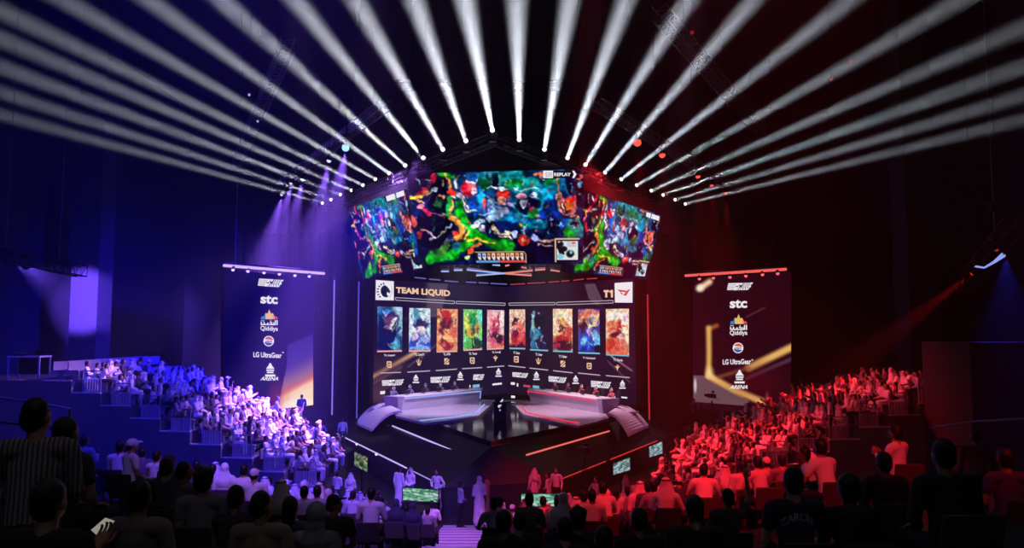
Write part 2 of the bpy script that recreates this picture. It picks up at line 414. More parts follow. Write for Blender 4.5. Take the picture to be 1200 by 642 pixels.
def bodyplan(pose='sit', lean=.0, arms='lap', style='hair', dress='shirt', head=(0, 0), woman=False):
    """Element list + hand list of one figure facing +Y, soles on z = 0."""
    E_ = []; H = []; sw = .17 if woman else .195
    L = lambda: None
    if pose == 'sit':
        pel = V3((0, 0, .555)); che = V3((0, .02 + lean * .55, .93)); sh_z = 1.02; sy_ = .0 + lean * .75
        hips = [V3((s * .095, .02, .55)) for s in (-1, 1)]; kn = [V3((s * .125, .43, .53)) for s in (-1, 1)]
        an = [V3((s * .125, .40, .09)) for s in (-1, 1)]
        drop = abs(lean) * .10
    else:
        pel = V3((0, 0, .96)); che = V3((0, .01 + lean, 1.32)); sh_z = 1.43; sy_ = lean * 1.2; drop = 0
        hips = [V3((s * .09, 0, .93)) for s in (-1, 1)]; kn = [V3((s * .10, .02, .50)) for s in (-1, 1)]
        an = [V3((s * .105, -.015 + .05 * s, .09)) for s in (-1, 1)]
    sh = [V3((s * sw, sy_, sh_z - drop)) for s in (-1, 1)]; neck0 = V3((0, sy_ - .01, sh_z + .03 - drop)); hc = V3((head[0], sy_ + .03 + lean * .12 + head[1], sh_z + .215 - drop))
    robe = dress == 'robe'; tl = 'robe' if robe else 'top'; bl = 'robe' if robe else 'bottom'
    # skin body
    E_ += [cap(pel, che, .13, .135, 'skinbody', .68), cap(neck0 - (0, 0, .03), hc - (0, .015, .07), .060, .055, 'body')]
    for i in (0, 1):
        E_ += [cap(hips[i], kn[i], .078, .055, 'skinbody'), cap(kn[i], an[i], .052, .036, 'skinbody')]
    # clothing of trunk
    E_ += [cap(pel, (pel + che) / 2, .165 if not woman else .16, .150 if not woman else .135, tl, .70), cap((pel + che) / 2, che, .150 if not woman else .135, .168 if not woman else .148, tl, .66),
           cap(sh[0] * .82 + neck0 * .18, sh[1] * .82 + neck0 * .18, .075, .075, tl), cap(che, neck0 - (0, 0, .035), .15, .075, tl, .7)]
    E_ += [ell(pel + (0, 0, -.01), (.168, .122, .10), bl)]
    for i in (0, 1):
        k = 1.35 if robe else 1.0
        E_ += [cap(hips[i], kn[i], .092 * (1.1 if robe else 1), .068 * k, bl), cap(kn[i], an[i] + (0, 0, .0 if not robe else .05), .065 * k, .055 * k, bl)]
        f = V3((0.01 * (1 if i else -1), .16, -.045))
        E_ += [cap(an[i] + (0, -.03, -.045), an[i] + f, .042, .036, 'shoes')]
    if robe:
        if pose == 'sit':
            E_ += [cap((0, .05, .55), (0, .43, .55), .10, .09, 'robe'), cap((0, .43, .52), (0, .41, .16), .10, .11, 'robe')]
        else:
            E_ += [cap((0, 0, .98), (0, 0, .30), .165, .195, 'robe', .72), cap((0, -.01, .5), (0, -.02, .235), .19, .215, 'robe', .75)]
    # arms
    for i, s in enumerate((-1, 1)):
        a = arms if isinstance(arms, str) else arms[i]
        S = sh[i]
        if a == 'lap': el = S + (s * .05, .03, -.27); wr = V3((s * .10, .27, .64)); hf = (0, 1, -.15); pn = (0, 0, -1)
        elif a == 'thigh': el = S + (s * .10, .10, -.25); wr = V3((s * .06, .38, .68)); hf = (-s * .5, .8, -.1); pn = (-s, 0, -.3)
        elif a == 'clap': el = S + (s * .06, .08, -.25); wr = S + (-s * .12, .30, -.13); hf = (-s * .35, .5, .6); pn = (-s, 0, 0)
        elif a == 'cross': el = S + (s * .07, .10, -.25); wr = S + (-s * .14, .22, -.22); hf = (-s, .1, .05); pn = (0, -1, 0)
        elif a == 'up': el = S + (s * .12, .10, .20); wr = S + (s * .10, .14, .45); hf = (0, .1, 1); pn = (0, 1, 0)
        elif a == 'phone': el = S + (s * .04, .10, -.26); wr = S + (-s * .10, .34, -.12); hf = (-s * .3, .5, .8); pn = (-s * .6, -.3, .2)
        elif a == 'point': el = S + (s * .10, .22, -.10); wr = S + (s * .06, .46, .02); hf = (0, 1, .1); pn = (0, 0, -1)
        elif a == 'desk': el = S + (s * .10, .12, -.24); wr = S + (s * .03, .38, -.27); hf = (-s * .1, 1, 0); pn = (0, 0, -1)
        elif a == 'front': el = S + (s * .05, .02, -.28); wr = S + (-s * .13, .20, -.38); hf = (-s * .9, .3, -.2); pn = (0, -1, 0)
        elif a == 'hip': el = S + (s * .17, -.03, -.24); wr = S + (s * .02, .07, -.40); hf = (-s * .4, .6, -.5); pn = (-s, 0, 0)
        else: el = S + (s * .06, -.02, -.29); wr = S + (s * .07, .07, -.54); hf = (0, .12, -1); pn = (-s, 0, 0)
        short = dress == 'tee'
        E_ += [cap(S, el, .050, .041, 'body'), cap(el, wr, .040, .027, 'body')]
        E_ += [cap(S, (S + el) / 2 if short else el, .066, .062 if short else .054, tl)]
        if not short: E_ += [cap(el, el + (wr - el) * .9, .054 * (1.1 if robe else 1), .040 * (1.4 if robe else 1), tl)]
        H.append((wr, hf, pn, -s * (1 if a != 'phone' else -1)))
    E_ += head_elems(hc, lean, style)
    return E_, H, hc
def head_turn(E_, hc, yaw, pitch=0.0):
    """Turn everything above the neck about the head's own axis (radians)."""
    c, s = math.cos(yaw), math.sin(yaw); cp, sp = math.cos(pitch), math.sin(pitch); out = []
    def rt(p):
        q = p - hc; q = np.array([q[0], q[1] * cp - q[2] * sp, q[1] * sp + q[2] * cp])
        return np.array([q[0] * c - q[1] * s, q[0] * s + q[1] * c, q[2]]) + hc
    for e in E_:
        if e[0] == 'ell' and np.linalg.norm(e[1] - hc) < .17: out.append(('ell', rt(e[1]), e[2], e[3]))
        else: out.append(e)
    return out
def set_zone_mats(me, elems, layers):
    names = []
    for e in elems:
        if e[-1] not in names and e[0] == 'ell': names.append(e[-1])
        if e[0] == 'cap' and e[5] not in names: names.append(e[5])
    lay = lambda e: e[5] if e[0] == 'cap' else e[3]
    mats = []; idx = {}
    for e in elems:
        m = LAYER_MAT[lay(e)]
        if m not in mats: mats.append(m)
        idx[lay(e)] = mats.index(m)
    for m in mats: me.materials.append(m)
    n = len(me.polygons); co = np.zeros(n * 3); me.polygons.foreach_get('center', co); co = co.reshape(-1, 3)
    best = np.full(n, 1e9); mi = np.zeros(n, int)
    for e in elems:
        d = elem_dist(e, co)
        if lay(e) in ('eye', 'lip', 'band'): d = d - (.004 if lay(e) == 'band' else .0015)
        k = d < best; best[k] = d[k]; mi[k] = idx[lay(e)]
    me.polygons.foreach_set('material_index', mi.astype(np.int32)); me.update()
def merge_hands(me, H, curl):
    mb = MB()
    for wr, hf, pn, sd in H: hand_mesh(mb, wr, hf, pn, sd, curl)
    hm = mb.mesh('h', []); bm = bmesh.new(); bm.from_mesh(me); n0 = len(bm.faces)
    mi = [i for i, m in enumerate(me.materials) if m == SKIN]
    bm.from_mesh(hm); bm.faces.ensure_lookup_table()
    for f in bm.faces[n0:]: f.material_index = mi[0] if mi else 0; f.smooth = True
    bm.to_mesh(me); bm.free(); bpy.data.meshes.remove(hm)
def one_mesh_person(voxel=.022, ratio=.35, curl=.7, yaw=0, pitch=0, **kw):
    """A figure as ONE continuous mesh: crowd far from the camera."""
    E_, H, hc = bodyplan(**kw); E_ = head_turn(E_, hc, yaw, pitch)
    E_ = [e for e in E_ if (e[5] if e[0] == 'cap' else e[3]) not in ('skinbody', 'lip')]
    me = fuse(E_, voxel, ratio); set_zone_mats(me, E_, None); merge_hands(me, H, curl); me.name = 'person'
    return me
def layered_person(name, label, cat, voxel=.013, ratio=.5, curl=.6, yaw=0, pitch=0, color=(.8, .8, .8), mats=None, extra=None, **kw):
    """A nearer figure: the body one continuous mesh, clothing and hair its children."""
    E_, H, hc = bodyplan(**kw); E_ = head_turn(E_, hc, yaw, pitch) + (extra or [])
    lay = lambda e: e[5] if e[0] == 'cap' else e[3]
    B = [e for e in E_ if lay(e) in ('body', 'skinbody', 'eye', 'lip')]
    B2 = [tuple(list(e[:5]) + ['body'] + list(e[6:])) if lay(e) == 'skinbody' else e for e in B]
    me = fuse(B2, voxel, ratio, 2); set_zone_mats(me, B2, None); merge_hands(me, H, curl)
    root = bpy.data.objects.new(name, me); COL.objects.link(root); tag(root, label, cat); root.color = (*color, 1)
    groups = {'top': ('shirt', ['top']), 'robe': ('robe', ['robe']), 'bottom': ('trousers', ['bottom']), 'hair': ('hair', ['hair']),
              'scarf': ('headcloth' if kw.get('style') != 'cap' else 'cap', ['scarf']), 'hood': ('hood' if kw.get('style') == 'hood' else 'headscarf', ['hood']), 'band': ('headband', ['band']), 'shoes': ('shoes', ['shoes'])}
    for k, (nm, ls) in groups.items():
        g = [e for e in E_ if lay(e) in ls]
        if not g: continue
        if k == 'shoes':
            for s in (0, 1):
                gm = fuse(g[s:s + 1], voxel, ratio, 1); gm.materials.append(SHOE)
                o = bpy.data.objects.new('shoe', gm); COL.objects.link(o); o.parent = root
            continue
        gm = fuse(g, voxel if k != 'band' else .009, ratio, 3 if k != 'band' else 1); gm.materials.append((mats or {}).get(k, LAYER_MAT[k]))
        o = bpy.data.objects.new(nm, gm); COL.objects.link(o); o.parent = root; o.color = (*color, 1)
    return root, hc
def recolor(o, c):
    o.color = (*c, 1)
    for ch in o.children: ch.color = (*c, 1)
# ------------------------------------------------------------ the setting
NAVY = mat('hall_wall_paint', (34, 33, 38), .9, var=.2, scale=.6)
CEILM = mat('ceiling_black', (16, 16, 20), .95)
FLOORM = mat('arena_floor_vinyl', (46, 44, 52), .55, var=.3, scale=1.2)
XL, XR, YB, ZC = -27.5, 27.0, 63.0, 27.0
struct(MB().quad((XL, -8, 0), (XR, -8, 0), (XR, YB, 0), (XL, YB, 0)).build('floor', FLOORM), 'dark arena floor around the stage and under the stands', 'floor')
struct(MB().quad((XL, -8, ZC), (XL, YB, ZC), (XR, YB, ZC), (XR, -8, ZC)).build('ceiling', CEILM), 'black ceiling of the hall above the trusses', 'ceiling')
struct(MB().quad((XL, -8, 0), (XL, YB, 0), (XL, YB, ZC), (XL, -8, ZC)).build('wall_left', NAVY), 'dark side wall of the hall washed in blue', 'wall')
struct(MB().quad((XR, -8, 0), (XR, -8, ZC), (XR, YB, ZC), (XR, YB, 0)).build('wall_right', NAVY), 'dark side wall of the hall behind the red stand', 'wall')
struct(MB().quad((XL, YB, 0), (XR, YB, 0), (XR, YB, ZC), (XL, YB, ZC)).build('wall_back', NAVY), 'dark wall behind the stage screens', 'wall')
struct(MB().quad((XL, -8, 0), (XL, -8, ZC), (XR, -8, ZC), (XR, -8, 0)).build('wall_rear', CEILM), 'dark wall behind the raked audience', 'wall')
def pillar(px0, px1, D, n, lab):
    a, b = P(px0, 400, D), P(px1, 400, D); w = b.x - a.x
    o = MB().box(((a.x + b.x) / 2, D + w / 2, ZC / 2), (w, w, ZC)).build('trim_%d' % n, mat('pillar_paint', (46, 43, 50), .8, var=.15)); struct(o, lab, 'pillar')
pillar(80, 112, 43, 1, 'square pillar on the blue side catching the violet beam')
pillar(1068, 1104, 41, 2, 'square grey pillar beside the red-lit stand')
# black drapes hung either side of the stage back
def drape(name, lab, x0, x1, y, z1):
    b = MB(); n = 60; vs = []
    for i in range(n + 1):
        t = i / n; x = x0 + (x1 - x0) * t; dy = .16 * math.sin(t * 70) + .06 * math.sin(t * 191)
        vs += [(x, y + dy, 0), (x, y + dy, z1), (x, y + dy + .05, 0), (x, y + dy + .05, z1)]
    for i in range(n):
        k = 4 * i
        b.f += [(k, k + 4, k + 5, k + 1), (k + 2, k + 3, k + 7, k + 6), (k + 1, k + 5, k + 7, k + 3)]; b.m += [0, 0, 0]
    b.v += vs
    tag(b.build(name, mat('stage_drape', (20, 19, 24), .95, var=.3, scale=3)), lab, 'drape')
drape('stage_drape', 'dark folded drape behind the blue sponsor screen', -21, -10.2, 57.2, 15.5)
drape('stage_drape', 'dark folded drape behind the red sponsor screen', 9.6, 21, 57.2, 15.5)

# ------------------------------------------------ raked floor of the audience
XA0, XA1 = -2.75, -.72                         # the aisle
PITCH = .9
BANK_Y0, BANK_N = 1.0, 33
def bank_z(x, y):
    """Height of the stepped floor at x, y."""
    k = min(BANK_N, max(0, math.floor((y - BANK_Y0) / PITCH)))
    yc = BANK_Y0 + k * PITCH
    return max(0.02, float(np.interp(yc, (1, 6.5, 10, 16, 23.2, 30.7), (6.45, 5.18, 4.39, 3.06, 1.26, .08))) + float(np.interp(yc, (18, 30), (.2, .06))) * max(0, abs(x + .8) - 1.9))
bk = MB(); xs = [-16 + i * .8 for i in range(41)]
for k in range(BANK_N):
    y0, y1 = BANK_Y0 + k * PITCH, BANK_Y0 + (k + 1) * PITCH
    for xa, xb in zip(xs, xs[1:]):
        if xa < -14 + 0.02 * k: pass
        za, zb = bank_z(xa, y0 + .1), bank_z(xb, y0 + .1)
        zna, znb = (bank_z(xa, y1 + .1), bank_z(xb, y1 + .1)) if k < BANK_N - 1 else (0, 0)
        bk.quad((xa, y0, za), (xb, y0, zb), (xb, y1, zb), (xa, y1, za))
        bk.quad((xa, y1, za), (xb, y1, zb), (xb, y1, znb), (xa, y1, zna))
struct(bk.build('floor_stepped', mat('riser_carpet', (44, 40, 48), .95, var=.3, scale=18)), 'dark carpeted raked floor under the audience rows', 'floor')
at = thing('aisle_stair', 'lit aisle stair going down between the audience rows to the arena floor', 'stair', (-1.7, 29, 0))
TREAD = mat('aisle_tread', (214, 208, 218), .6, var=.1); 
for k in range(18, BANK_N):
    y0 = BANK_Y0 + k * PITCH; z = bank_z(-1.7, y0 + .1)
    zb = bank_z(-1.7, y0 + PITCH + .1) if k < BANK_N - 1 else 0
    h = max(.05, z - zb)
    MB().box(((XA0 + XA1) / 2, y0 + PITCH * .83, z + .012), (XA1 - XA0, PITCH * .30, .024)).build('tread', TREAD, at, bevel=.006)
    MB().box(((XA0 + XA1) / 2, y0 + PITCH * .34, z + .008), (XA1 - XA0, PITCH * .66, .016)).build('step_plate', mat('aisle_step_dark', (34, 30, 40), .7), at)

# ----------------------------------------------------------------- stage
SZ = CZ - 4.87                                  # stage deck
LZ = CZ - 6.6                                   # top of the outer ledge
def rel(x, y, z): return Vector((x, y, z))
apex = PZ(575, 517, SZ); sl = PZ(470, 482, SZ); sr = PZ(715, 488, SZ)
sl2 = rel(-9.6, 50.5, SZ); sr2 = rel(8.6, 49.2, SZ); sback = rel(-.5, 57.0, SZ)
DECK = mat('gloss_black_deck', (12, 12, 15), .09, var=.2, scale=2)
st = thing('stage', 'black diamond-shaped esports stage with glossy deck and sloped skirt', 'stage', (apex.x, 45, 0))
poly = [apex, sr, sr2, sback, sl2, sl]
MB().prism([p - Vector((0, 0, .25)) for p in poly], (0, 0, .25)).build('deck', DECK, st)
MB().prism([Vector((p.x, p.y, 0)) for p in [apex + Vector((0, .6, 0)), sr + Vector((-.4, .4, 0)), sr2, sback, sl2, sl + Vector((.4, .4, 0))]], (0, 0, SZ - .25)).build('substructure', BLACK, st)
la, lb = PZ(404, 513, LZ), PZ(533, 577, LZ)     # outer ledge, left and right
ra, rb = PZ(770, 517, LZ), PZ(655, 563, LZ)
ldl = (lb - la).normalized(); rdl = (rb - ra).normalized()
lb2 = lb - ldl * 1.2; rb2 = rb + rdl * .3
SKIRT = mat('stage_skirt', (9, 7, 11), .6, var=.25, scale=1.5)
SM = [(sl2 + Vector((0, 0, -.25)), la - ldl * 5), (sl + Vector((0, 0, -.25)), la), (apex + Vector((0, 0, -.25)), lb2)]
SR_ = [(apex + Vector((0, 0, -.25)), rb2), (sr + Vector((0, 0, -.25)), ra), (sr2 + Vector((0, 0, -.25)), ra - rdl * 4)]
def skirt(rows, name):
    b = MB()
    for (a0, b0), (a1, b1) in zip(rows, rows[1:]): b.quad(a0, a1, b1, b0)
    return b.build(name, SKIRT, st)
skirt(SM, 'skirt'); skirt([SM[-1], SR_[0]], 'skirt'); skirt(SR_, 'skirt')
def ledge(pts, name):
    b = MB()
    for p, q in zip(pts, pts[1:]):
        b.quad(p, q, Vector((q.x, q.y, 0)), Vector((p.x, p.y, 0)))
    return b.build(name, mat('ledge_face', (46, 43, 50), .6, var=.25, scale=2), st)
ledge([la - ldl * 5, la, lb2], 'ledge_panel'); ledge([lb2, rb2], 'ledge_panel'); ledge([rb2, ra, ra - rdl * 4], 'ledge_panel')
LEDV = glow('led_violet', (196, 178, 255), 1.1); LEDR = glow('led_rose', (255, 110, 100), .95); LEDRD = glow('led_red_dim', (225, 50, 55), .75); LEDVD = glow('led_violet_dim', (170, 150, 245), .9)
def strip(a, b, r, m, name='led_strip', parent=None, lab=None):
    o = MB().tube(a, b, r, n=6).build(name, m, parent if parent is not None else st)
    if lab: o['label'] = lab
    return o
def on_skirt(side, px, py, lift=.06):
    w = Wall(sl - Vector((0, 0, .25)), la, lb2) if side < 0 else Wall(sr - Vector((0, 0, .25)), ra, rb2)
    return w.at(px, py, lift)
strip(on_skirt(-1, 460, 499), on_skirt(-1, 538, 531), .045, LEDV, lab='violet light line on the sloped skirt')
strip(on_skirt(1, 617, 533), on_skirt(1, 714, 505), .042, LEDR, lab='red light line on the sloped skirt')
up_ = Vector((0, -.02, .03))
strip(la + up_, la + (lb - la) * .66 + up_, .04, LEDV, lab='violet light line along the ledge edge'); strip(la + (lb - la) * .70 + up_, lb2 + up_, .03, LEDVD)
strip(la - ldl * 2.0 + up_, la - ldl * .2 + up_, .035, LEDVD)
strip(ra + up_, ra + (rb - ra) * .55 + up_, .035, LEDRD, lab='red light line along the ledge edge'); strip(ra + (rb - ra) * .60 + up_, rb + up_, .03, LEDRD)
# light blobs on the ledge lines
for px, py in ((418, 521), (441, 533)):
    d = (PZ(px, py, LZ)); MB().ell(d + up_, (.07, .07, .07), 8, 6).build('led_node', glow('led_node', (230, 220, 255), 1.3), st)
# curved wings at the outer ends of the stage
WING = mat('wing_laminate', (186, 176, 190), .4, var=.08, scale=2)
def wing(A, B_, C_, D_, bulge, lab):
    """Sheet from the low edge A-B up to the high edge C-D, arched like a ramp."""
    n = 14; b = MB(); th = Vector((0, 0, -.14)); top = []
    for i in range(n + 1):
        t = i / n; up = Vector((0, 0, bulge * math.sin(math.pi * t) ** .9 ))
        top.append((A.lerp(C_, t) + up, B_.lerp(D_, t) + up))
    for (p, q), (p2, q2) in zip(top, top[1:]):
        b.quad(p, q, q2, p2); b.quad(p + th, p2 + th, q2 + th, q + th); b.quad(q, q + th, q2 + th, q2); b.quad(p, p2, p2 + th, p + th)
    b.quad(top[0][0], top[0][0] + th, top[0][1] + th, top[0][1])
    o = b.build('wing', WING, st); o['label'] = lab
wing(P(417, 495, 49), P(436, 503, 45.5), P(449, 471, 48.5), P(471, 481, 44), .30, 'arched lavender wing at the blue end of the stage')
wing(P(760, 498, 47.2), P(736, 509, 43.5), P(727, 474, 47), P(712, 484, 42.5), .30, 'arched pinkish wing at the red end of the stage')
# tall thin light tubes at the edges of the stage opening
def light_tube(px0, y0, px1, y1, D, r, m, lab):
    t = thing('light_tube', lab, 'light tube', (P(px1, y1, D).x, D, P(px1, y1, D).z))
    a, b = P(px1, y1, D), P(px0, y0, D); b.x = a.x
    MB().tube(a, b, r, n=8).build('tube', m, t)
    MB().tube(Vector((a.x, a.y + .1, 0)), Vector((b.x, b.y + .1, b.z + .2)), r * .8, n=6).build('backing_rail', DARKM, t)
    MB().tube(b, b + Vector((0, 0, .15)), r * 1.4, n=8).build('end_cap', DARKM, t)
light_tube(391, 328, 389, 486, 47.5, .045, glow('tube_violet', (150, 130, 250), .9), 'tall thin violet light tube beside the blue sponsor screen')
light_tube(420, 330, 418, 490, 47.8, .04, glow('tube_violet_dim', (110, 90, 230), .8), 'tall dim violet light tube at the stage edge by the lower screen')
light_tube(761, 345, 761, 492, 46.5, .05, glow('tube_red', (205, 40, 60), .75), 'tall thin red light tube at the stage edge by the lower screen')

# ---------------------------------------------------------- players' desks
DESKV = mat('desk_panel_lavender', (172, 164, 182), .35, var=.08, scale=3)
DESKTOP = mat('desk_top', (190, 184, 190), .4, var=.06)
def desk(side, lab, led, led_mat):
    s = side
    fz = SZ + .12
    if s < 0: A, Bp, T = PZ(470, 481, fz), PZ(560, 470.5, fz), PZ(573, 470, fz)
    else: A, Bp, T = PZ(703.5, 484, fz), PZ(622, 470.5, fz), PZ(608.5, 470, fz)
    d = (Bp - A); d.z = 0; d.normalize(); nrm = Vector((d.y, -d.x, 0)) if s < 0 else Vector((-d.y, d.x, 0))   # towards the hall
    if nrm.y > 0: nrm = -nrm
    t = thing('player_desk', lab, 'desk', (A + d * 3)[:2] + (SZ,))
    L = (Bp - A).length
    h = .80; dep = 1.0; inset = .25
    foot = [A, Bp, A + d * (L + .9) - nrm * .6, Bp - nrm * 1.15, A - nrm * 1.0]
    topz = Vector((0, 0, h))
    out = [A + nrm * inset, Bp + nrm * inset, A + d * (L + 1.25) - nrm * .55, Bp - nrm * 1.3 , A - nrm * dep]
    # body flares outward to the top
    b = MB(); n = 5
    b.add(foot + [o + topz for o in out], [(4, 3, 2, 1, 0), (5, 6, 7, 8, 9)] + [(i, (i + 1) % n, n + (i + 1) % n, n + i) for i in range(n)])
    b.build('desk_body', DESKV, t)
    b = MB(); b.prism([o + topz for o in out], (0, 0, .06)); b.build('desk_top', DESKTOP, t, bevel=.015)
    # end cheek
    e = -d * .55
    b = MB(); b.add([A - nrm * 1.0, A + nrm * .05, A + e * .5 + nrm * .0, A + e * .5 - nrm * 1.0] + [A - nrm * 1.0 + topz * 1.08, A + nrm * inset + topz * 1.08, A + e + nrm * inset + topz * 1.08, A + e - nrm * 1.0 + topz * 1.08], [(0, 1, 2, 3), (4, 7, 6, 5), (0, 4, 5, 1), (1, 5, 6, 2), (2, 6, 7, 3), (3, 7, 4, 0)])
    b.build('end_panel', mat('desk_end', (128, 116, 150), .45), t)
    # light line round the front panel
    lift = nrm * .03
    p = lambda base, top_, k: base.lerp(top_, k) + lift
    q = [p(A + d * .1, A + d * .1 + nrm * inset + topz, .9), p(Bp, Bp + nrm * inset + topz, .9), p(A + d * (L + .8) - nrm * .52, A + d * (L + 1.1) - nrm * .47 + topz, .18)]
    MB().path(q, .035, 6).build('light_line', led, t)['label'] = 'glowing outline of the front panel'
    # low platform with its own light line
    if s < 0:
        oc = [(464, 487), (497, 495.5), (533, 491.8), (561, 486.8), (577, 473), (579, 468.6)]; rc = [(492, 492.6), (530, 489), (556, 484.6), (567.6, 473.6)]
    else:
        oc = [(714, 490), (678, 499), (646, 493.4), (613, 485.4), (602.6, 474), (603.6, 469)]; rc = [(679, 495.8), (648, 490.4), (617, 483.2), (609.6, 474.4)]
    pl = [PZ(x, y, SZ + .12) for x, y in oc]; pl += [pl[-1] - nrm * 1.8, A - nrm * 2.7 - d * .2, A - d * .55]
    pl = [Vector((v.x, v.y, SZ)) for v in pl]
    MB().prism(pl, (0, 0, .12)).build('platform', mat('platform_satin', (150, 142, 156), .22, var=.1, scale=2), t)
    MB().path([PZ(x, y, SZ + .14) for x, y in rc], .035, 6).build('light_line', led, t)['label'] = 'glowing outline of the platform'
    return A, d, nrm, L, t
LEDB = glow('led_blue', (150, 175, 255), 1.1); LEDRR = glow('led_hot_red', (255, 60, 96), 1.0)
dl = desk(-1, 'long lavender player desk with blue light outline before the blue team screen', LEDB, 'blue')
dr = desk(1, 'long pink-lit player desk with red light outline before the red team screen', LEDRR, 'red')
# podium between the desks
pd = thing('podium', 'black podium with a lit emblem on top at the back centre of the stage', 'podium', tuple(PZ(586, 493, SZ)))
pc = PZ(586, 493, SZ)
MB().prism([pc + Vector(v) for v in ((-.35, -.3, 0), (.35, -.3, 0), (.3, .3, 0), (-.3, .3, 0))], (0, 0, 1.0)).build('column', BLACK, pd, bevel=.03)
MB().box(pc + Vector((0, -.05, 1.03)), (.86, .75, .06)).build('top_plate', DARKM, pd)
b = MB(); w_ = Wall(pc + Vector((-1, -.2, 1)), pc + Vector((1, -.2, 1)), pc + Vector((0, .1, 1.6)))
for pol in ([(583, 476), (588, 471), (590, 472), (585, 478)], [(584, 473), (589, 467), (590, 469), (585, 475)]): b.add([w_.at(x, y, .05) for x, y in pol], [(0, 1, 2, 3)])
b.build('emblem', glow('emblem_white', (235, 215, 230), .9), pd)
MB().prism([w_.at(*v) for v in ((580, 479), (591, 479), (591, 465), (580, 465))], (0, .06, 0)).build('emblem_plate', BLACK, pd)
MB().tube(pc + Vector((0, -.32, .62)), pc + Vector((0, -.36, .62)), .05, n=10).build('indicator_lamp', glow('tiny_lamp', (180, 170, 240), .8), pd)
# white rod / table behind the podium
tb = thing('analyst_table', 'long slim pale table standing across the back of the stage', 'table', (pc.x, 53.5, SZ))
a, b_ = P(546, 469.5, 53.6), P(612, 469.5, 53.6); a.z = b_.z
MB().box((a + b_) / 2 , ((b_ - a).length, .5, .06)).build('table_top', mat('table_white', (215, 205, 205), .4), tb)
for x in (a.x + .2, (a.x + b_.x) / 2, b_.x - .2): MB().tube((x, 53.6, SZ), (x, 53.6, a.z - .03), .04).build('leg', DARKM, tb)
# ------------------------------------------------------------ LED screens
BEZEL = mat('screen_housing', (16, 16, 20), .5, .3)
WHITE = glow('screen_white', (245, 240, 248), 1.0); CREAM = glow('screen_cream', (250, 205, 165), 1.0); GREY = glow('screen_grey', (196, 186, 200), .9)
def slab(wall, corners, thick, name, parent, m=BEZEL, off=-.03):
    """Housing behind a screen: its outline pushed back along the wall normal."""
    p = [wall.at(x, y, off) for x, y in corners]; back = -wall.n * thick
    b = MB(); b.prism(p, back); return b.build(name, m, parent)
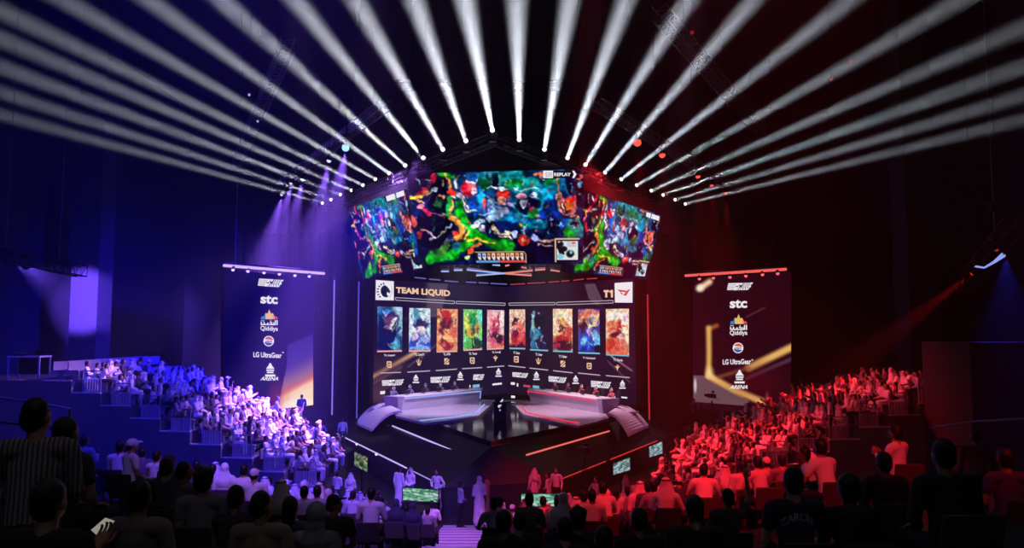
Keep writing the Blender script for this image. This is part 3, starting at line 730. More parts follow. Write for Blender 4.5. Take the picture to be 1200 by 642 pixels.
# ---- the game feed painted once, shown on three panels
def wobble(nx, ny, seed, cells):
    q = Paint(0, 0, 1, 1, nx, ny, (100, 100, 100)); q.grain(1.0, seed, cells); return q.c[..., 0] / 100 - 1
def feed(nx, ny, seed=1):
    p = Paint(476, 199, 684, 311, nx, ny, (12, 24, 62))
    p.grain(.5, seed, (30, 16))
    e, st_ = p.e, p.st
    X0, Y0 = p.X.copy(), p.Y.copy()            # ragged, hand-painted edges
    for cells, amp in (((14, 9), 3.4), ((40, 24), 1.7), ((90, 50), 1.2)):
        p.X = p.X + amp * wobble(nx, ny, seed + cells[0], cells); p.Y = p.Y + amp * wobble(nx, ny, seed + cells[0] + 7, cells)
    e(492, 208, 18, 13, (24, 8, 30)); e(520, 207, 14, 10, (20, 40, 50)); e(600, 225, 80, 32, (16, 60, 110), soft=.6); e(650, 215, 30, 14, (14, 70, 100), soft=.6)
    e(590, 206, 26, 9, (26, 140, 150)); e(570, 203, 14, 5, (28, 120, 140)); e(552, 205, 9, 7, (20, 74, 134)); e(612, 215, 30, 8, (20, 130, 130))
    e(602, 213, 12, 4, (22, 120, 52)); e(567, 214, 11, 8, (14, 84, 44)); e(580, 212, 4, 11, (12, 16, 46)); e(617, 203, 4, 4, (22, 30, 36)); e(646, 214, 9, 7, (10, 116, 44)); e(634, 212, 4.5, 4, (20, 24, 40))
    st_([(627, 203), (637, 202)], 3, (224, 120, 84)); e(640, 226, 17, 12, (10, 136, 176)); e(641, 246, 13, 13, (16, 52, 152)); e(655, 235, 8, 14, (12, 30, 90))
    e(556, 231, 9, 20, (20, 66, 150)); e(561, 231, 4, 14, (24, 150, 205)); e(575, 245, 16, 9, (30, 80, 160)); e(595, 256, 22, 8, (24, 120, 170)); e(592, 264, 16, 5, (18, 36, 110)); e(625, 264, 15, 5, (12, 118, 152)); e(646, 262, 7, 9, (16, 12, 58))
    # arena circle and the fight
    p.ring(617, 240, 16, 12, .16, (40, 150, 170)); e(616, 239, 13.5, 9.5, (18, 10, 50)); e(624, 250, 8, 6, (34, 124, 50)); e(609, 263, 6, 3, (20, 90, 40)); e(607, 262, 2, 2, (240, 180, 120))
    e(588, 226, 7.5, 7, (212, 56, 48)); e(588, 222, 5, 2, (150, 20, 20)); e(588, 234, 5, 5, (240, 160, 150)); e(608, 227, 6, 3.5, (222, 150, 176)); e(611, 237, 4, 5, (206, 214, 245)); e(597, 238, 4, 4, (190, 150, 200)); e(623, 227, 4, 4, (196, 206, 236)); e(622, 244, 3, 2, (210, 60, 110))
    e(574, 238, 5, 6, (140, 180, 230)); e(565, 238, 2.5, 6, (220, 80, 90)); e(580, 250, 7, 9, (150, 186, 236)); e(573, 257, 5, 5, (170, 200, 240)); e(588, 248, 5, 5, (190, 170, 220))
    for x in (588, 607, 623, 551, 566, 578, 575): st_([(x - 6, 219.5 if x > 580 else 213 + (x % 7) * 6), (x + 6, 219.5 if x > 580 else 213 + (x % 7) * 6)], 1.0, (170, 205, 220))
    # left: red and dark monster den
    st_([(504, 202), (503, 212), (497, 219), (486, 224)], 3.4, (206, 36, 62)); st_([(497, 221), (486, 227), (478, 226)], 2.6, (224, 120, 70)); st_([(478, 226), (489, 226)], 2.6, (190, 190, 60)); st_([(486, 229), (492, 234)], 2, (225, 130, 90))
    e(512, 228, 13, 17, (8, 6, 34)); e(515, 209, 7, 9, (10, 8, 34)); e(511, 236, 5, 4, (44, 100, 60)); e(507, 221, 4, 2, (170, 170, 200)); e(515, 212, 1.4, 4, (190, 150, 110)); e(515, 229, 2.4, 1.5, (220, 150, 120)); st_([(498, 224), (504, 222)], 1.4, (170, 210, 170)); e(495, 213, 9, 4, (30, 16, 44)); st_([(485, 206), (488, 214)], 1, (160, 180, 190)); st_([(495, 207), (500, 209)], 1, (190, 200, 205))
    e(489, 239, 4, 3, (214, 100, 110)); st_([(494, 244), (500, 250)], 4, (190, 36, 66)); st_([(502, 249), (522, 249)], 1.2, (190, 110, 130)); st_([(516, 247), (528, 253)], 2, (130, 160, 70))
    st_([(512, 202), (531, 203)], 3.5, (26, 150, 44)); st_([(521, 203), (525, 210), (527, 221)], 2.3, (236, 150, 60)); e(528, 224, 4.5, 4, (226, 44, 30)); e(528, 229, 4, 2, (226, 200, 196))
    st_([(523, 232), (523, 248)], 5, (32, 140, 60)); st_([(526, 234), (525, 246)], 1.6, (236, 160, 70)); e(534, 238, 5, 5, (20, 140, 50)); e(536, 246, 7, 4, (8, 30, 30))
    st_([(535, 204), (534.5, 217)], 3.3, (178, 182, 204)); st_([(535, 202), (535, 205)], 2.2, (40, 50, 70)); st_([(537, 228), (546, 243)], 3.6, (222, 216, 224)); st_([(540, 231), (545, 241)], 1.4, (70, 70, 100)); e(546, 220, 7, 7, (206, 30, 62)); e(551, 217, 5, 5, (226, 90, 100)); e(553, 220, 3, 3.4, (246, 216, 232)); st_([(546, 213), (556, 213)], 1.4, (180, 205, 232)); e(536, 225, 3, 2.5, (230, 190, 210))
    # red creature at the right
    e(664, 240, 12, 9, (226, 70, 56)); p.ring(664, 243, 11, 9, .22, (244, 130, 136)); e(662, 243, 7, 5.5, (60, 8, 22)); e(666, 240, 5, 5, (240, 120, 56)); st_([(671, 234), (675, 229)], 1.6, (200, 50, 50)); e(666, 233, 5, 3, (224, 40, 36)); st_([(657, 241), (660, 247)], 1.3, (230, 200, 190)); st_([(669, 254), (680, 254)], 2.4, (240, 150, 120)); e(676, 259, 4, 4, (200, 180, 170))
    e(662, 213, 7, 12, (18, 92, 150)); e(669, 214, 6, 14, (20, 12, 56)); st_([(661, 218), (667, 230)], 1.6, (20, 110, 120)); st_([(651.5, 206), (651.5, 236)], 1.4, (190, 120, 116)); e(653, 229, 3, 5, (200, 140, 110)); e(679, 218, 5, 20, (18, 8, 22)); st_([(677, 213), (681, 207)], 2, (230, 130, 120)); e(678, 219, 2.4, 3, (110, 160, 200))
    e(674, 270, 9, 10, (12, 124, 130)); e(667, 275, 6, 5, (20, 150, 42)); e(662, 264, 6, 6, (16, 70, 150)); p.ring(673, 265, 7, 6, .25, (18, 120, 110)); e(673, 265, 5, 4, (30, 16, 34))
    # river and green banks
    e(502, 266, 24, 13, (7, 6, 36)); e(520, 258, 8, 8, (8, 8, 34)); e(500, 283, 20, 9, (10, 12, 44)); e(636, 296, 46, 15, (20, 8, 44)); e(588, 300, 40, 9, (20, 8, 34)); e(477, 258, 4.5, 7, (226, 84, 74)); e(474, 285, 5, 14, (22, 70, 150))
    st_([(536, 246), (543, 262), (549, 273), (572, 284), (594, 290)], 7.6, (18, 156, 26)); st_([(552, 275), (538, 288), (526, 299), (496, 305)], 7.2, (20, 152, 30)); e(585, 287, 16, 6, (22, 140, 34)); e(507, 300, 15, 6, (30, 150, 40)); e(513, 292, 9, 4, (90, 160, 60), rot=-25)
    st_([(526, 252), (535, 262), (536, 270), (529, 279)], 4.6, (234, 150, 66)); e(526, 273, 3, 3, (230, 54, 40)); st_([(543, 281), (559, 282), (574, 286)], 1.9, (222, 190, 56)); st_([(547, 290), (556, 286)], 2.6, (226, 130, 60)); e(546, 296, 2.6, 4, (234, 90, 60)); e(530, 289, 7, 4.6, (22, 114, 134), rot=-30); st_([(545, 271), (539, 278)], 1.6, (220, 200, 90)); e(542, 303, 2.4, 2, (150, 180, 110))
    st_([(496, 271), (505, 276)], 2.9, (200, 168, 200)); st_([(486, 268), (496, 271)], 1.3, (200, 140, 130)); st_([(509, 274), (521, 263)], 1.4, (160, 150, 130)); st_([(521, 264), (524, 262)], 2.2, (150, 170, 220)); st_([(497, 281), (503, 278)], 1.3, (170, 160, 190)); e(483, 275, 4, 6, (140, 40, 50)); e(518, 285, 5, 3, (130, 140, 140), rot=-35, k=.8)
    # the causeway with its stones
    e(560, 258, 6, 4, (170, 190, 235)); e(553, 263, 5, 4.5, (206, 226, 240)); e(562, 268, 4, 4, (200, 190, 235)); e(573, 267, 8, 6, (24, 14, 40))
    st_([(576, 267), (580, 270)], 3, (214, 202, 170)); st_([(583, 271), (598, 276)], 2.2, (216, 200, 172)); st_([(583, 276), (597, 280)], 1.6, (224, 190, 176)); e(602, 276, 4, 4.2, (176, 184, 236)); e(613, 282, 8, 5.5, (222, 64, 54)); e(613, 280, 3, 2, (240, 150, 130)); e(627, 281, 4.5, 4, (150, 160, 230)); st_([(633, 283), (648, 283)], 2.3, (222, 176, 150)); st_([(632, 287.5), (646, 289)], 1.4, (214, 170, 190)); st_([(613, 276), (613, 262)], .9, (120, 170, 220), k=.7)
    rg = random.Random(seed)
    pal = [(190, 205, 236), (120, 190, 220), (224, 130, 120), (90, 170, 90), (20, 20, 60), (170, 110, 150), (12, 60, 110)]
    for i in range(170):
        x, y = rg.uniform(540, 683), rg.uniform(202, 272)
        e(x, y, rg.uniform(.8, 2.4), rg.uniform(.6, 1.5), rg.choice(pal), rot=rg.uniform(0, 180), k=.7)
    for i in range(90):
        x, y = rg.uniform(477, 545), rg.uniform(202, 300)
        e(x, y, rg.uniform(.8, 2.6), rg.uniform(.5, 1.2), rg.choice([(8, 8, 34), (60, 50, 90), (130, 40, 50), (30, 110, 50), (150, 140, 160)]), rot=rg.uniform(0, 180), k=.55)
    p.grain(.45, seed + 5, (70, 40)); p.grain(.35, seed + 6, (24, 14)); p.X, p.Y = X0, Y0
    p.c = 128 + (p.c - 128) * 1.12; p.c = np.clip(p.c, 0, 255)
    # score strip and map inset
    p.box(551, 295.5, 613, 308, (26, 14, 34)); p.st([(551, 296), (611, 296), (613.5, 299), (613.5, 309)], .7, (205, 170, 140))
    for i in range(10):
        x = 554 + i * 5.8; w = 4.2
        c = (150, 196, 236) if i < 2 else (246, 200, 170) if i % 2 else (236, 150, 96)
        p.box(x, 297.5, x + w, 301.2, c); p.poly([(x, 302), (x + w, 302), (x + w - 1, 306), (x + 1.5, 305)], (240, 220, 220)); p.e(x + 1.8, 300.4, 1, .9, (40, 16, 30))
    p.box(552, 306, 580, 308.4, (90, 150, 220)); p.box(580, 306, 613, 308.4, (220, 70, 64))
    p.box(650, 281, 679, 308, (22, 10, 20)); p.st([(650, 308), (650, 281), (679, 281)], 1.1, (224, 186, 150))
    p.poly([(653, 284), (677, 284), (677, 306), (652, 306), (652, 292), (655, 300), (662, 300), (658, 292)], (220, 235, 236)); p.e(660, 293, 4.5, 3.5, (12, 14, 26)); p.e(668, 299, 5, 4.5, (10, 12, 22)); p.e(656, 302, 4, 3.5, (130, 205, 225)); p.e(669, 297, 1.8, 2, (120, 200, 225)); p.box(664, 284, 676, 291, (206, 200, 220)); p.e(672, 286, 2, 1.4, (230, 90, 80)); p.e(657, 287, 3, 3, (16, 16, 28)); p.e(674, 303, 3, 2, (236, 232, 224))
    return p
sb = thing('video_cube', 'hanging three-panel video board showing a colourful game replay', 'video board', (-.9, 40, CZ + 6))
FR = {}
def plane3(c, depths): return [P(x, y, d) for (x, y), d in zip(c, depths)]
def feed_panel(corners, depths, res, name, frame, seed=1, sub=(476, 684, 199, 311), label=None):
    """corners: top-left, top-right, bottom-right, bottom-left in the picture; a flat panel through the first, second and fourth."""
    p3 = plane3(corners, depths); w = Wall(p3[0], p3[1], p3[3]); q = [w.at(*c) for c in corners]
    pos = lambda u, v: (q[0].lerp(q[1], u)).lerp(q[3].lerp(q[2], u), v)
    fd = feed(res[0], res[1], seed)
    me = fd.mesh(name, pos); o = bpy.data.objects.new(name, me); COL.objects.link(o); attach(o, sb)
    if label: o['label'] = label
    b = MB(); off = -w.n * .05; b.prism([v + off for v in q], -w.n * .45); b.build('panel_housing', BEZEL, o)
    return w, o
cw, co = feed_panel([(477, 203.5), (683.5, 198), (683.5, 309), (487, 310.5)], (38.0, 37.8, 0, 39.0), (236, 126), 'screen', None, 1, label='wide front screen of the board')
lw, lo = feed_panel([(407, 244), (473.5, 221.5), (499, 317.5), (424.5, 327)], (42.5, 38.6, 0, 43.0), (120, 100), 'screen', None, 2, label='side screen of the board by the blue light')
rw, ro = feed_panel([(686.5, 223), (775, 252), (758, 327.5), (664, 319)], (38.6, 42.5, 0, 39.6), (120, 100), 'screen', None, 3, label='side screen of the board by the red light')
# replay tag on the front and side panels
def replay(w, par, x0, y0, x1, y1, sl=0):
    m = x0 + (x1 - x0) * .34
    flat_on(w, [[(x0, y0), (m, y0 - 0 + sl * .34), (m, y1 + sl * .34), (x0, y1)]], WHITE, par, 'replay_badge', .03)
    flat_on(w, [[(m, y0 + sl * .34), (x1, y0 + sl), (x1, y1 + sl), (m, y1 + sl * .34)]], glow('screen_black', (8, 6, 12), 1), par, 'replay_plate', .025)
    text_on(w, 'REPLAY', m + 1.2, y0 + (y1 - y0) * .28 + sl * .4, x1 - 1.5, y1 - (y1 - y0) * .25 + sl * .4, WHITE, par, 'replay_lettering', .035, lift=.05, dy=sl * .6)
    flat_on(w, [[(x1, y0 + sl), (x1 + 2.5, y0 + sl), (x1 + 5, (y0 + y1) / 2 + sl), (x1 + 2.5, y1 + sl), (x1, y1 + sl), (x1 + 2, (y0 + y1) / 2 + sl)]], WHITE, par, 'replay_arrow', .04)
replay(cw, co, 636.5, 200, 670.5, 208.5); replay(lw, lo, 453, 231, 471, 226, -5) if 0 else None
text_on(cw, 'S2E', 639, 202, 647, 206.8, glow('screen_text_grey', (190, 170, 190), .8), co, 'badge_lettering', .02, lift=.05)
flat_on(lw, [[(452, 230), (462, 226.6), (463.4, 233), (453.6, 236)]], WHITE, lo, 'replay_badge', .04)
flat_on(lw, [[(464, 226), (473, 222.8), (474, 229), (465, 232)]], WHITE, lo, 'replay_plate', .03)
flat_on(rw, [[(758, 248.5), (763, 250), (762, 255.5), (757, 253.5)], [(764, 250.5), (773, 253.5), (772, 259), (763, 255.8)]], WHITE, ro, 'replay_badge', .04)
# hanging gear: cables up to the ceiling and a head frame
for px, py, D in ((480, 203, 38.4), (680, 199, 38.4), (411, 243, 42.4), (771, 251, 42.4), (577, 200, 39)):
    a = P(px, py, D) + Vector((0, .4, -.1)); MB().tube(a, Vector((a.x, a.y, ZC)), .025, n=5).build('suspension_cable', DARKM, sb)
# skeleton frame under the board: light bars that make a crossed pattern
def bar_light(px0, py0, px1, py1, D, r, m, lab, D2=None):
    t = thing('bar_light', lab, 'bar light', tuple(P(px0, py0, D)), group='light bars under the video board')
    a, b = P(px0, py0, D), P(px1, py1, D2 or D)
    MB().tube(a, b, r, n=6).build('tube', m, t)
    off = Vector((0, .06, .07)); MB().tube(a + off, b + off, r * 1.3, n=6).build('bracket', DARKM, t)
    for u in (.08, .92):
        p = (a + off).lerp(b + off, u); MB().tube(p, Vector((p.x, p.y, ZC)), .006, n=4).build('suspension_wire', BLACK, t)
BLB = glow('bar_blue', (170, 190, 255), .95); BLR = glow('bar_coral', (255, 150, 140), .85)
for args in ((547, 316, 591, 320.5, 44, .05, BLB, 'pale blue light bar running down to the crossing'), (558, 322.8, 592, 320, 44, .05, BLB, 'pale blue light bar rising to the crossing'), (592, 320.5, 623, 322.8, 44, .05, BLR, 'coral light bar falling from the crossing'), (592, 320, 624, 317, 44, .05, BLR, 'coral light bar rising from the crossing'),
             (627, 316.5, 639, 315.5, 44, .05, BLR, 'short coral light bar past the crossing'), (645, 316.5, 656, 318, 44, .04, BLR, 'short coral bar nearest the red side screen'), (517, 318, 526, 318, 44, .045, BLB, 'short blue bar nearest the blue side screen'), (532, 316.5, 542, 316.5, 44, .05, BLB, 'short blue light bar before the crossing'), (577, 310, 586, 311, 44, .05, BLB, 'small blue bar hanging above the crossing'), (592, 311.5, 597, 310.5, 44, .05, BLR, 'small coral bar hanging above the crossing'), (551, 309, 562, 308.6, 44, .03, BLB, 'small blue bar under the score strip'), (611, 313, 617, 314, 44, .04, BLR, 'tiny coral bar above the coral fork')):
    bar_light(*args[:5], args[5], args[6], args[7])
dash = [(486, 325, 499, 326.4), (503, 327, 516, 328.2), (521, 329, 537, 330.2), (546, 330.4, 558, 331), (561, 331.2, 572, 331.8), (575, 332, 594, 333)]
dashr = [(598, 333.4, 615, 332.4), (618, 332, 639, 331), (643, 330.6, 655, 329.8), (658, 329.6, 667, 328.8), (672, 328.4, 684, 327), (688, 326.8, 700, 326)]
for i, (a, b, c, d) in enumerate(dash): bar_light(a, b, c, d, 47 + i * .9, .035, glow('dash_violet', (120, 110, 220), .8), '%s violet dash of the light line over the blue team screen' % ORD[i + 1], 47 + (i + 1) * .9)
for i, (a, b, c, d) in enumerate(dashr): bar_light(a, b, c, d, 52.4 - i * .9, .035, glow('dash_rose', (190, 60, 90), .8), '%s rose dash from centre of the line over the red team screen' % ORD[i + 1], 52.4 - (i + 1) * .9)

# ---- lower screens: two walls meeting in a corner
ZT_, ZB_ = CZ + 3.42, CZ - 4.45
VL = P(438, 400, 48.0); VC = P(594, 400, 55.8); VR = P(744.5, 400, 47.0)
WL = Wall((VL.x, VL.y, ZT_), (VC.x, VC.y, ZT_), (VL.x, VL.y, ZB_)); WR = Wall((VC.x, VC.y, ZT_), (VR.x, VR.y, ZT_), (VR.x, VR.y, ZB_))
def px_of(p):
    d = p - CAM; k = d.dot(FWD); return 600 + F * d.dot(RT) / k, 321 - F * d.dot(UP) / k
def lower_screen(w, A, Bv, lab, base, beams, seed):
    t = thing('led_wall', lab, 'screen', ((A.x + Bv.x) / 2, (A.y + Bv.y) / 2, ZB_))
    q = [Vector((A.x, A.y, ZT_)), Vector((Bv.x, Bv.y, ZT_)), Vector((Bv.x, Bv.y, ZB_)), Vector((A.x, A.y, ZB_))]
    nx, ny = 150, 110
    x0, x1 = 0, nx; p = Paint(0, 0, 1, 1, nx, ny, base)
    # picture coordinates: pixels of the photograph projected onto the wall
    for j in range(ny):
        for i in range(nx):
            v = q[0].lerp(q[1], i / (nx - 1)).lerp(q[3].lerp(q[2], i / (nx - 1)), j / (ny - 1)); p.X[j, i], p.Y[j, i] = px_of(v)
    p.grain(.15, seed, (12, 8)); beams(p)
    pos = lambda u, v: q[0].lerp(q[1], u).lerp(q[3].lerp(q[2], u), v)
    o = bpy.data.objects.new('screen_face', p.mesh('screen_face', pos)); COL.objects.link(o); attach(o, t)
    MB().prism([v - w.n * .04 for v in q], -w.n * .4).build('housing', BEZEL, t)
    return t
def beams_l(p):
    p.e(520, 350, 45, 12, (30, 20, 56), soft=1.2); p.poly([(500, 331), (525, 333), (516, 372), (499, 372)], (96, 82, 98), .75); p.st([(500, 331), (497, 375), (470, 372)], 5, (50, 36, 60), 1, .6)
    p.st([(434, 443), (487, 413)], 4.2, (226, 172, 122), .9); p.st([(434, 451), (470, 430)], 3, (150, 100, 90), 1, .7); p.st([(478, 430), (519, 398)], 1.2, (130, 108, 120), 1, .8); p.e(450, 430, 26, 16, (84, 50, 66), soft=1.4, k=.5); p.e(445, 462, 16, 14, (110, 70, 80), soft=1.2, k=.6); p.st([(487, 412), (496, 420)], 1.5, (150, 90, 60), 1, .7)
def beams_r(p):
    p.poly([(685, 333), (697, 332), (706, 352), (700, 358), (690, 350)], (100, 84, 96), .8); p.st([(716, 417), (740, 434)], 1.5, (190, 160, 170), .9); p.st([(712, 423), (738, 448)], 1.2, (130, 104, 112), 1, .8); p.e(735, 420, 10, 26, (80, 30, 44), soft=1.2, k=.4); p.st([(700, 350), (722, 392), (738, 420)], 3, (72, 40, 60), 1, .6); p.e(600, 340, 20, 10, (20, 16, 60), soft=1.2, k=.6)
tl = lower_screen(WL, VL, VC, 'blue team half of the lower screen with five picture cards', (26, 12, 46), beams_l, 11)
tr = lower_screen(WR, VC, VR, 'red team half of the lower screen with five picture cards', (28, 10, 38), beams_r, 12)
# team badges
flat_on(WL, [[(440.5, 328), (461.5, 329.6), (461.5, 352), (440, 351.4)]], WHITE, tl, 'badge_panel')
INK = glow('badge_ink', (16, 20, 54), 1); REDI = glow('badge_red', (214, 70, 60), 1)
b = MB()
horse = [(447.5, 336), (450.5, 334), (453.5, 335.5), (456, 338.5), (457.6, 342), (456.2, 343.6), (453.6, 342), (453.2, 344.6), (455.2, 347.4), (452.4, 348.6), (448.4, 347), (446.2, 343), (446, 339)]
b.add([WL.at(x, y, .05) for x, y in horse], [tuple(range(len(horse)))])
for i in range(7):
    a = R(100 + i * 21); c = (451, 341.2); p0 = (c[0] + 7.2 * math.cos(a), c[1] - 8.0 * math.sin(a)); p1 = (c[0] + 9.6 * math.cos(a), c[1] - 10.2 * math.sin(a)); nx_, ny_ = -math.sin(a) * .75, -math.cos(a) * .75
    b.add([WL.at(p0[0] + nx_, p0[1] + ny_, .05), WL.at(p1[0] + nx_, p1[1] + ny_, .05), WL.at(p1[0] - nx_, p1[1] - ny_, .05), WL.at(p0[0] - nx_, p0[1] - ny_, .05)], [(0, 1, 2, 3)])
ob = b.build('team_emblem', INK, tl); ob['label'] = 'dark horse head emblem on a white badge'
b = MB(); arc = [(456, 332.6), (459, 334.5), (459.6, 340), (458.6, 345), (456.4, 348.2)]
for (ax, ay), (bx, by) in zip(arc, arc[1:]): b.add([WL.at(ax, ay, .05), WL.at(bx, by, .05), WL.at(bx - .45, by - .1, .05), WL.at(ax - .45, ay - .1, .05)], [(0, 1, 2, 3)])
b.build('emblem_outline', glow('badge_grey', (150, 150, 176), 1), tl)
flat_on(WR, [[(720.2, 331.5), (741.2, 330.2), (741.2, 354.6), (720.6, 354.4)]], WHITE, tr, 'badge_panel')
flat_on(WR, [[(723, 339), (734.5, 340.5), (733, 342.5), (728, 341.6), (729, 344)], [(730, 346), (736, 339.4), (738.6, 338.6), (733.5, 346.6), (731.5, 346)], [(726.5, 343.4), (729, 343), (730.6, 346)]], REDI, tr, 'team_emblem', .05)['label'] = 'red winged letter emblem on a white badge'
text_on(WL, 'TEAM LIQUID', 464, 336.0, 527.5, 344.5, CREAM, tl, 'team_name', .045, dy=4.0)
flat_on(WR, [[(707.4, 339.9), (713.6, 339.7), (713.6, 342.1), (707.4, 342.3)], [(709.3, 342.2), (711.7, 342.2), (711.7, 348.5), (709.3, 348.5)], [(716.0, 339.6), (718.3, 339.6), (718.3, 348.4), (715.9, 348.4), (715.9, 342.6), (714.2, 343.2), (714.2, 341.2)]], CREAM, tr, 'team_name')
def frame_bar(w, par, pts, name='score_bar'):
    b = MB(); (x0, y0), (x1, y1), th = pts
    o = [(x0, y0), (x1, y1), (x1, y1 + th), (x0, y0 + th)]; t = .8
    for (a, c) in ((0, 1), (1, 2), (2, 3), (3, 0)):
        ax, ay = o[a]; cx, cy = o[c]
        if a in (0, 2): pol = [(ax, ay - t / 2), (cx, cy - t / 2), (cx, cy + t / 2), (ax, ay + t / 2)]
        else: pol = [(ax - t / 2, ay), (ax + t / 2, ay), (cx + t / 2, cy), (cx - t / 2, cy)]
        b.add([w.at(x, y, .035) for x, y in pol], [(0, 1, 2, 3)])
    b.build(name, GREY, par)
frame_bar(WL, tl, ((463.5, 348.6), (532.5, 352.8), 3.0)); frame_bar(WL, tl, ((534.5, 353.0), (592, 355.2), 2.6))
frame_bar(WR, tr, ((596.5, 355), (650.5, 354.4), 2.6)); frame_bar(WR, tr, ((652.5, 354.2), (718.5, 352), 3.0))
# picture cards: plain abstract colour pictures
CARDS_L = [((442.3, 359), (471.6, 359.8), (471, 410), (442, 410.6)), ((479.6, 360.8), (504.4, 361.2), (504.4, 410), (479, 410.2)), ((512.4, 361.8), (536.6, 362.2), (536, 410.3), (511.6, 411)), ((543, 362.2), (565, 362.8), (565, 408), (543, 409.2)), ((571, 363), (591, 363.5), (590.4, 407), (570.6, 408))]
CARDS_R = [((597, 362.6), (615.5, 362.4), (615.6, 407.4), (597, 407)), ((621.5, 362.6), (642.8, 362.2), (642.4, 409.6), (621, 408.6)), ((648, 361.8), (670.6, 361.8), (671, 411), (648, 410.2)), ((677.4, 362), (702.6, 361.8), (703, 413), (677.6, 412.2)), ((710, 362), (737, 361.6), (737, 415.6), (710, 414.4))]
ART = [  # base, then blobs (u, v, ru, rv, colour)
    ((60, 130, 190), [(.8, .3, .3, .5, (176, 214, 236)), (.4, .55, .5, .6, (14, 22, 84)), (.5, .36, .26, .2, (110, 60, 110)), (.62, .4, .14, .14, (226, 230, 240)), (.45, .5, .13, .07, (170, 110, 140)), (.5, .85, .6, .25, (12, 20, 90)), (.75, .9, .2, .2, (90, 170, 206)), (.4, .1, .24, .05, (70, 130, 220)), (.68, .42, .05, .08, (20, 20, 50))]),
    ((206, 222, 240), [(.3, .2, .12, .2, (70, 160, 176)), (.45, .1, .3, .04, (80, 160, 176)), (.5, .4, .3, .16, (40, 30, 80)), (.7, .4, .2, .1, (50, 40, 96)), (.5, .52, .2, .1, (236, 210, 226)), (.5, .85, .6, .25, (40, 70, 190)), (.3, .7, .2, .08, (226, 190, 220)), (.75, .72, .2, .1, (160, 170, 236)), (.5, .96, .5, .08, (130, 170, 240))]),
    ((240, 150, 104), [(.5, .35, .36, .2, (90, 24, 48)), (.5, .12, .26, .12, (206, 40, 52)), (.4, .55, .12, .1, (255, 190, 110)), (.45, .85, .3, .12, (150, 30, 40)), (.75, .6, .2, .3, (224, 110, 90)), (.2, .55, .16, .12, (120, 30, 60)), (.5, .72, .5, .05, (250, 180, 120)), (.85, .25, .12, .2, (250, 190, 140))]),
    ((130, 210, 120), [(.25, .35, .25, .2, (236, 226, 90)), (.6, .3, .3, .22, (30, 150, 80)), (.85, .2, .2, .3, (120, 224, 200)), (.4, .6, .3, .16, (236, 190, 80)), (.55, .55, .16, .14, (120, 90, 40)), (.7, .9, .45, .16, (24, 60, 60)), (.3, .85, .2, .14, (90, 190, 90)), (.75, .5, .1, .16, (200, 150, 90))]),
    ((240, 186, 190), [(.5, .42, .3, .24, (206, 60, 96)), (.65, .2, .16, .14, (190, 36, 60)), (.5, .38, .1, .08, (250, 200, 190)), (.6, .72, .46, .18, (80, 20, 60)), (.2, .5, .08, .5, (244, 150, 160)), (.6, .95, .5, .08, (236, 120, 100)), (.85, .3, .16, .3, (250, 220, 220)), (.3, .8, .2, .1, (220, 100, 130))]),
    ((246, 200, 176), [(.6, .85, .6, .3, (190, 40, 60)), (.4, .3, .2, .12, (60, 20, 40)), (.42, .42, .14, .1, (240, 150, 130)), (.75, .55, .2, .3, (240, 110, 100)), (.3, .65, .26, .1, (120, 24, 60)), (.5, .98, .6, .1, (70, 16, 50)), (.85, .7, .14, .1, (236, 90, 110)), (.2, .6, .12, .08, (230, 110, 140))]),
    ((28, 14, 50), [(.2, .55, .18, .5, (60, 150, 190)), (.2, .25, .14, .2, (170, 210, 230)), (.5, .3, .34, .22, (12, 8, 34)), (.5, .12, .06, .05, (170, 140, 170)), (.5, .45, .06, .04, (230, 230, 240)), (.4, .6, .2, .12, (40, 130, 170)), (.35, .9, .3, .1, (20, 90, 130)), (.75, .8, .3, .3, (36, 16, 60))]),
    ((250, 206, 176), [(.5, .25, .5, .2, (252, 226, 206)), (.5, .36, .2, .14, (226, 160, 96)), (.5, .5, .3, .09, (80, 24, 40)), (.6, .58, .4, .1, (230, 130, 90)), (.3, .62, .2, .06, (250, 190, 130)), (.5, .72, .6, .1, (176, 40, 40)), (.5, .88, .6, .16, (70, 10, 40)), (.85, .55, .14, .2, (206, 70, 60)), (.2, .9, .2, .05, (190, 40, 70))]),
    ((70, 60, 150), [(.5, .2, .6, .22, (246, 200, 150)), (.5, .1, .6, .08, (216, 110, 90)), (.45, .3, .3, .12, (190, 120, 70)), (.2, .4, .16, .2, (70, 20, 60)), (.55, .52, .16, .14, (190, 170, 236)), (.65, .38, .3, .06, (250, 226, 180)), (.4, .8, .4, .2, (24, 80, 200)), (.25, .75, .14, .08, (130, 200, 250)), (.85, .7, .16, .2, (110, 190, 240)), (.9, .92, .2, .12, (10, 10, 40)), (.4, .95, .4, .1, (16, 40, 160))]),
    ((252, 216, 186), [(.5, .25, .5, .2, (255, 240, 220)), (.3, .4, .24, .16, (224, 130, 96)), (.55, .4, .16, .18, (190, 50, 50)), (.5, .6, .36, .1, (110, 26, 40)), (.65, .62, .16, .08, (244, 200, 196)), (.4, .85, .6, .25, (226, 96, 76)), (.8, .5, .2, .06, (255, 240, 214)), (.2, .8, .2, .14, (200, 60, 50)), (.85, .9, .2, .16, (236, 120, 84))])]
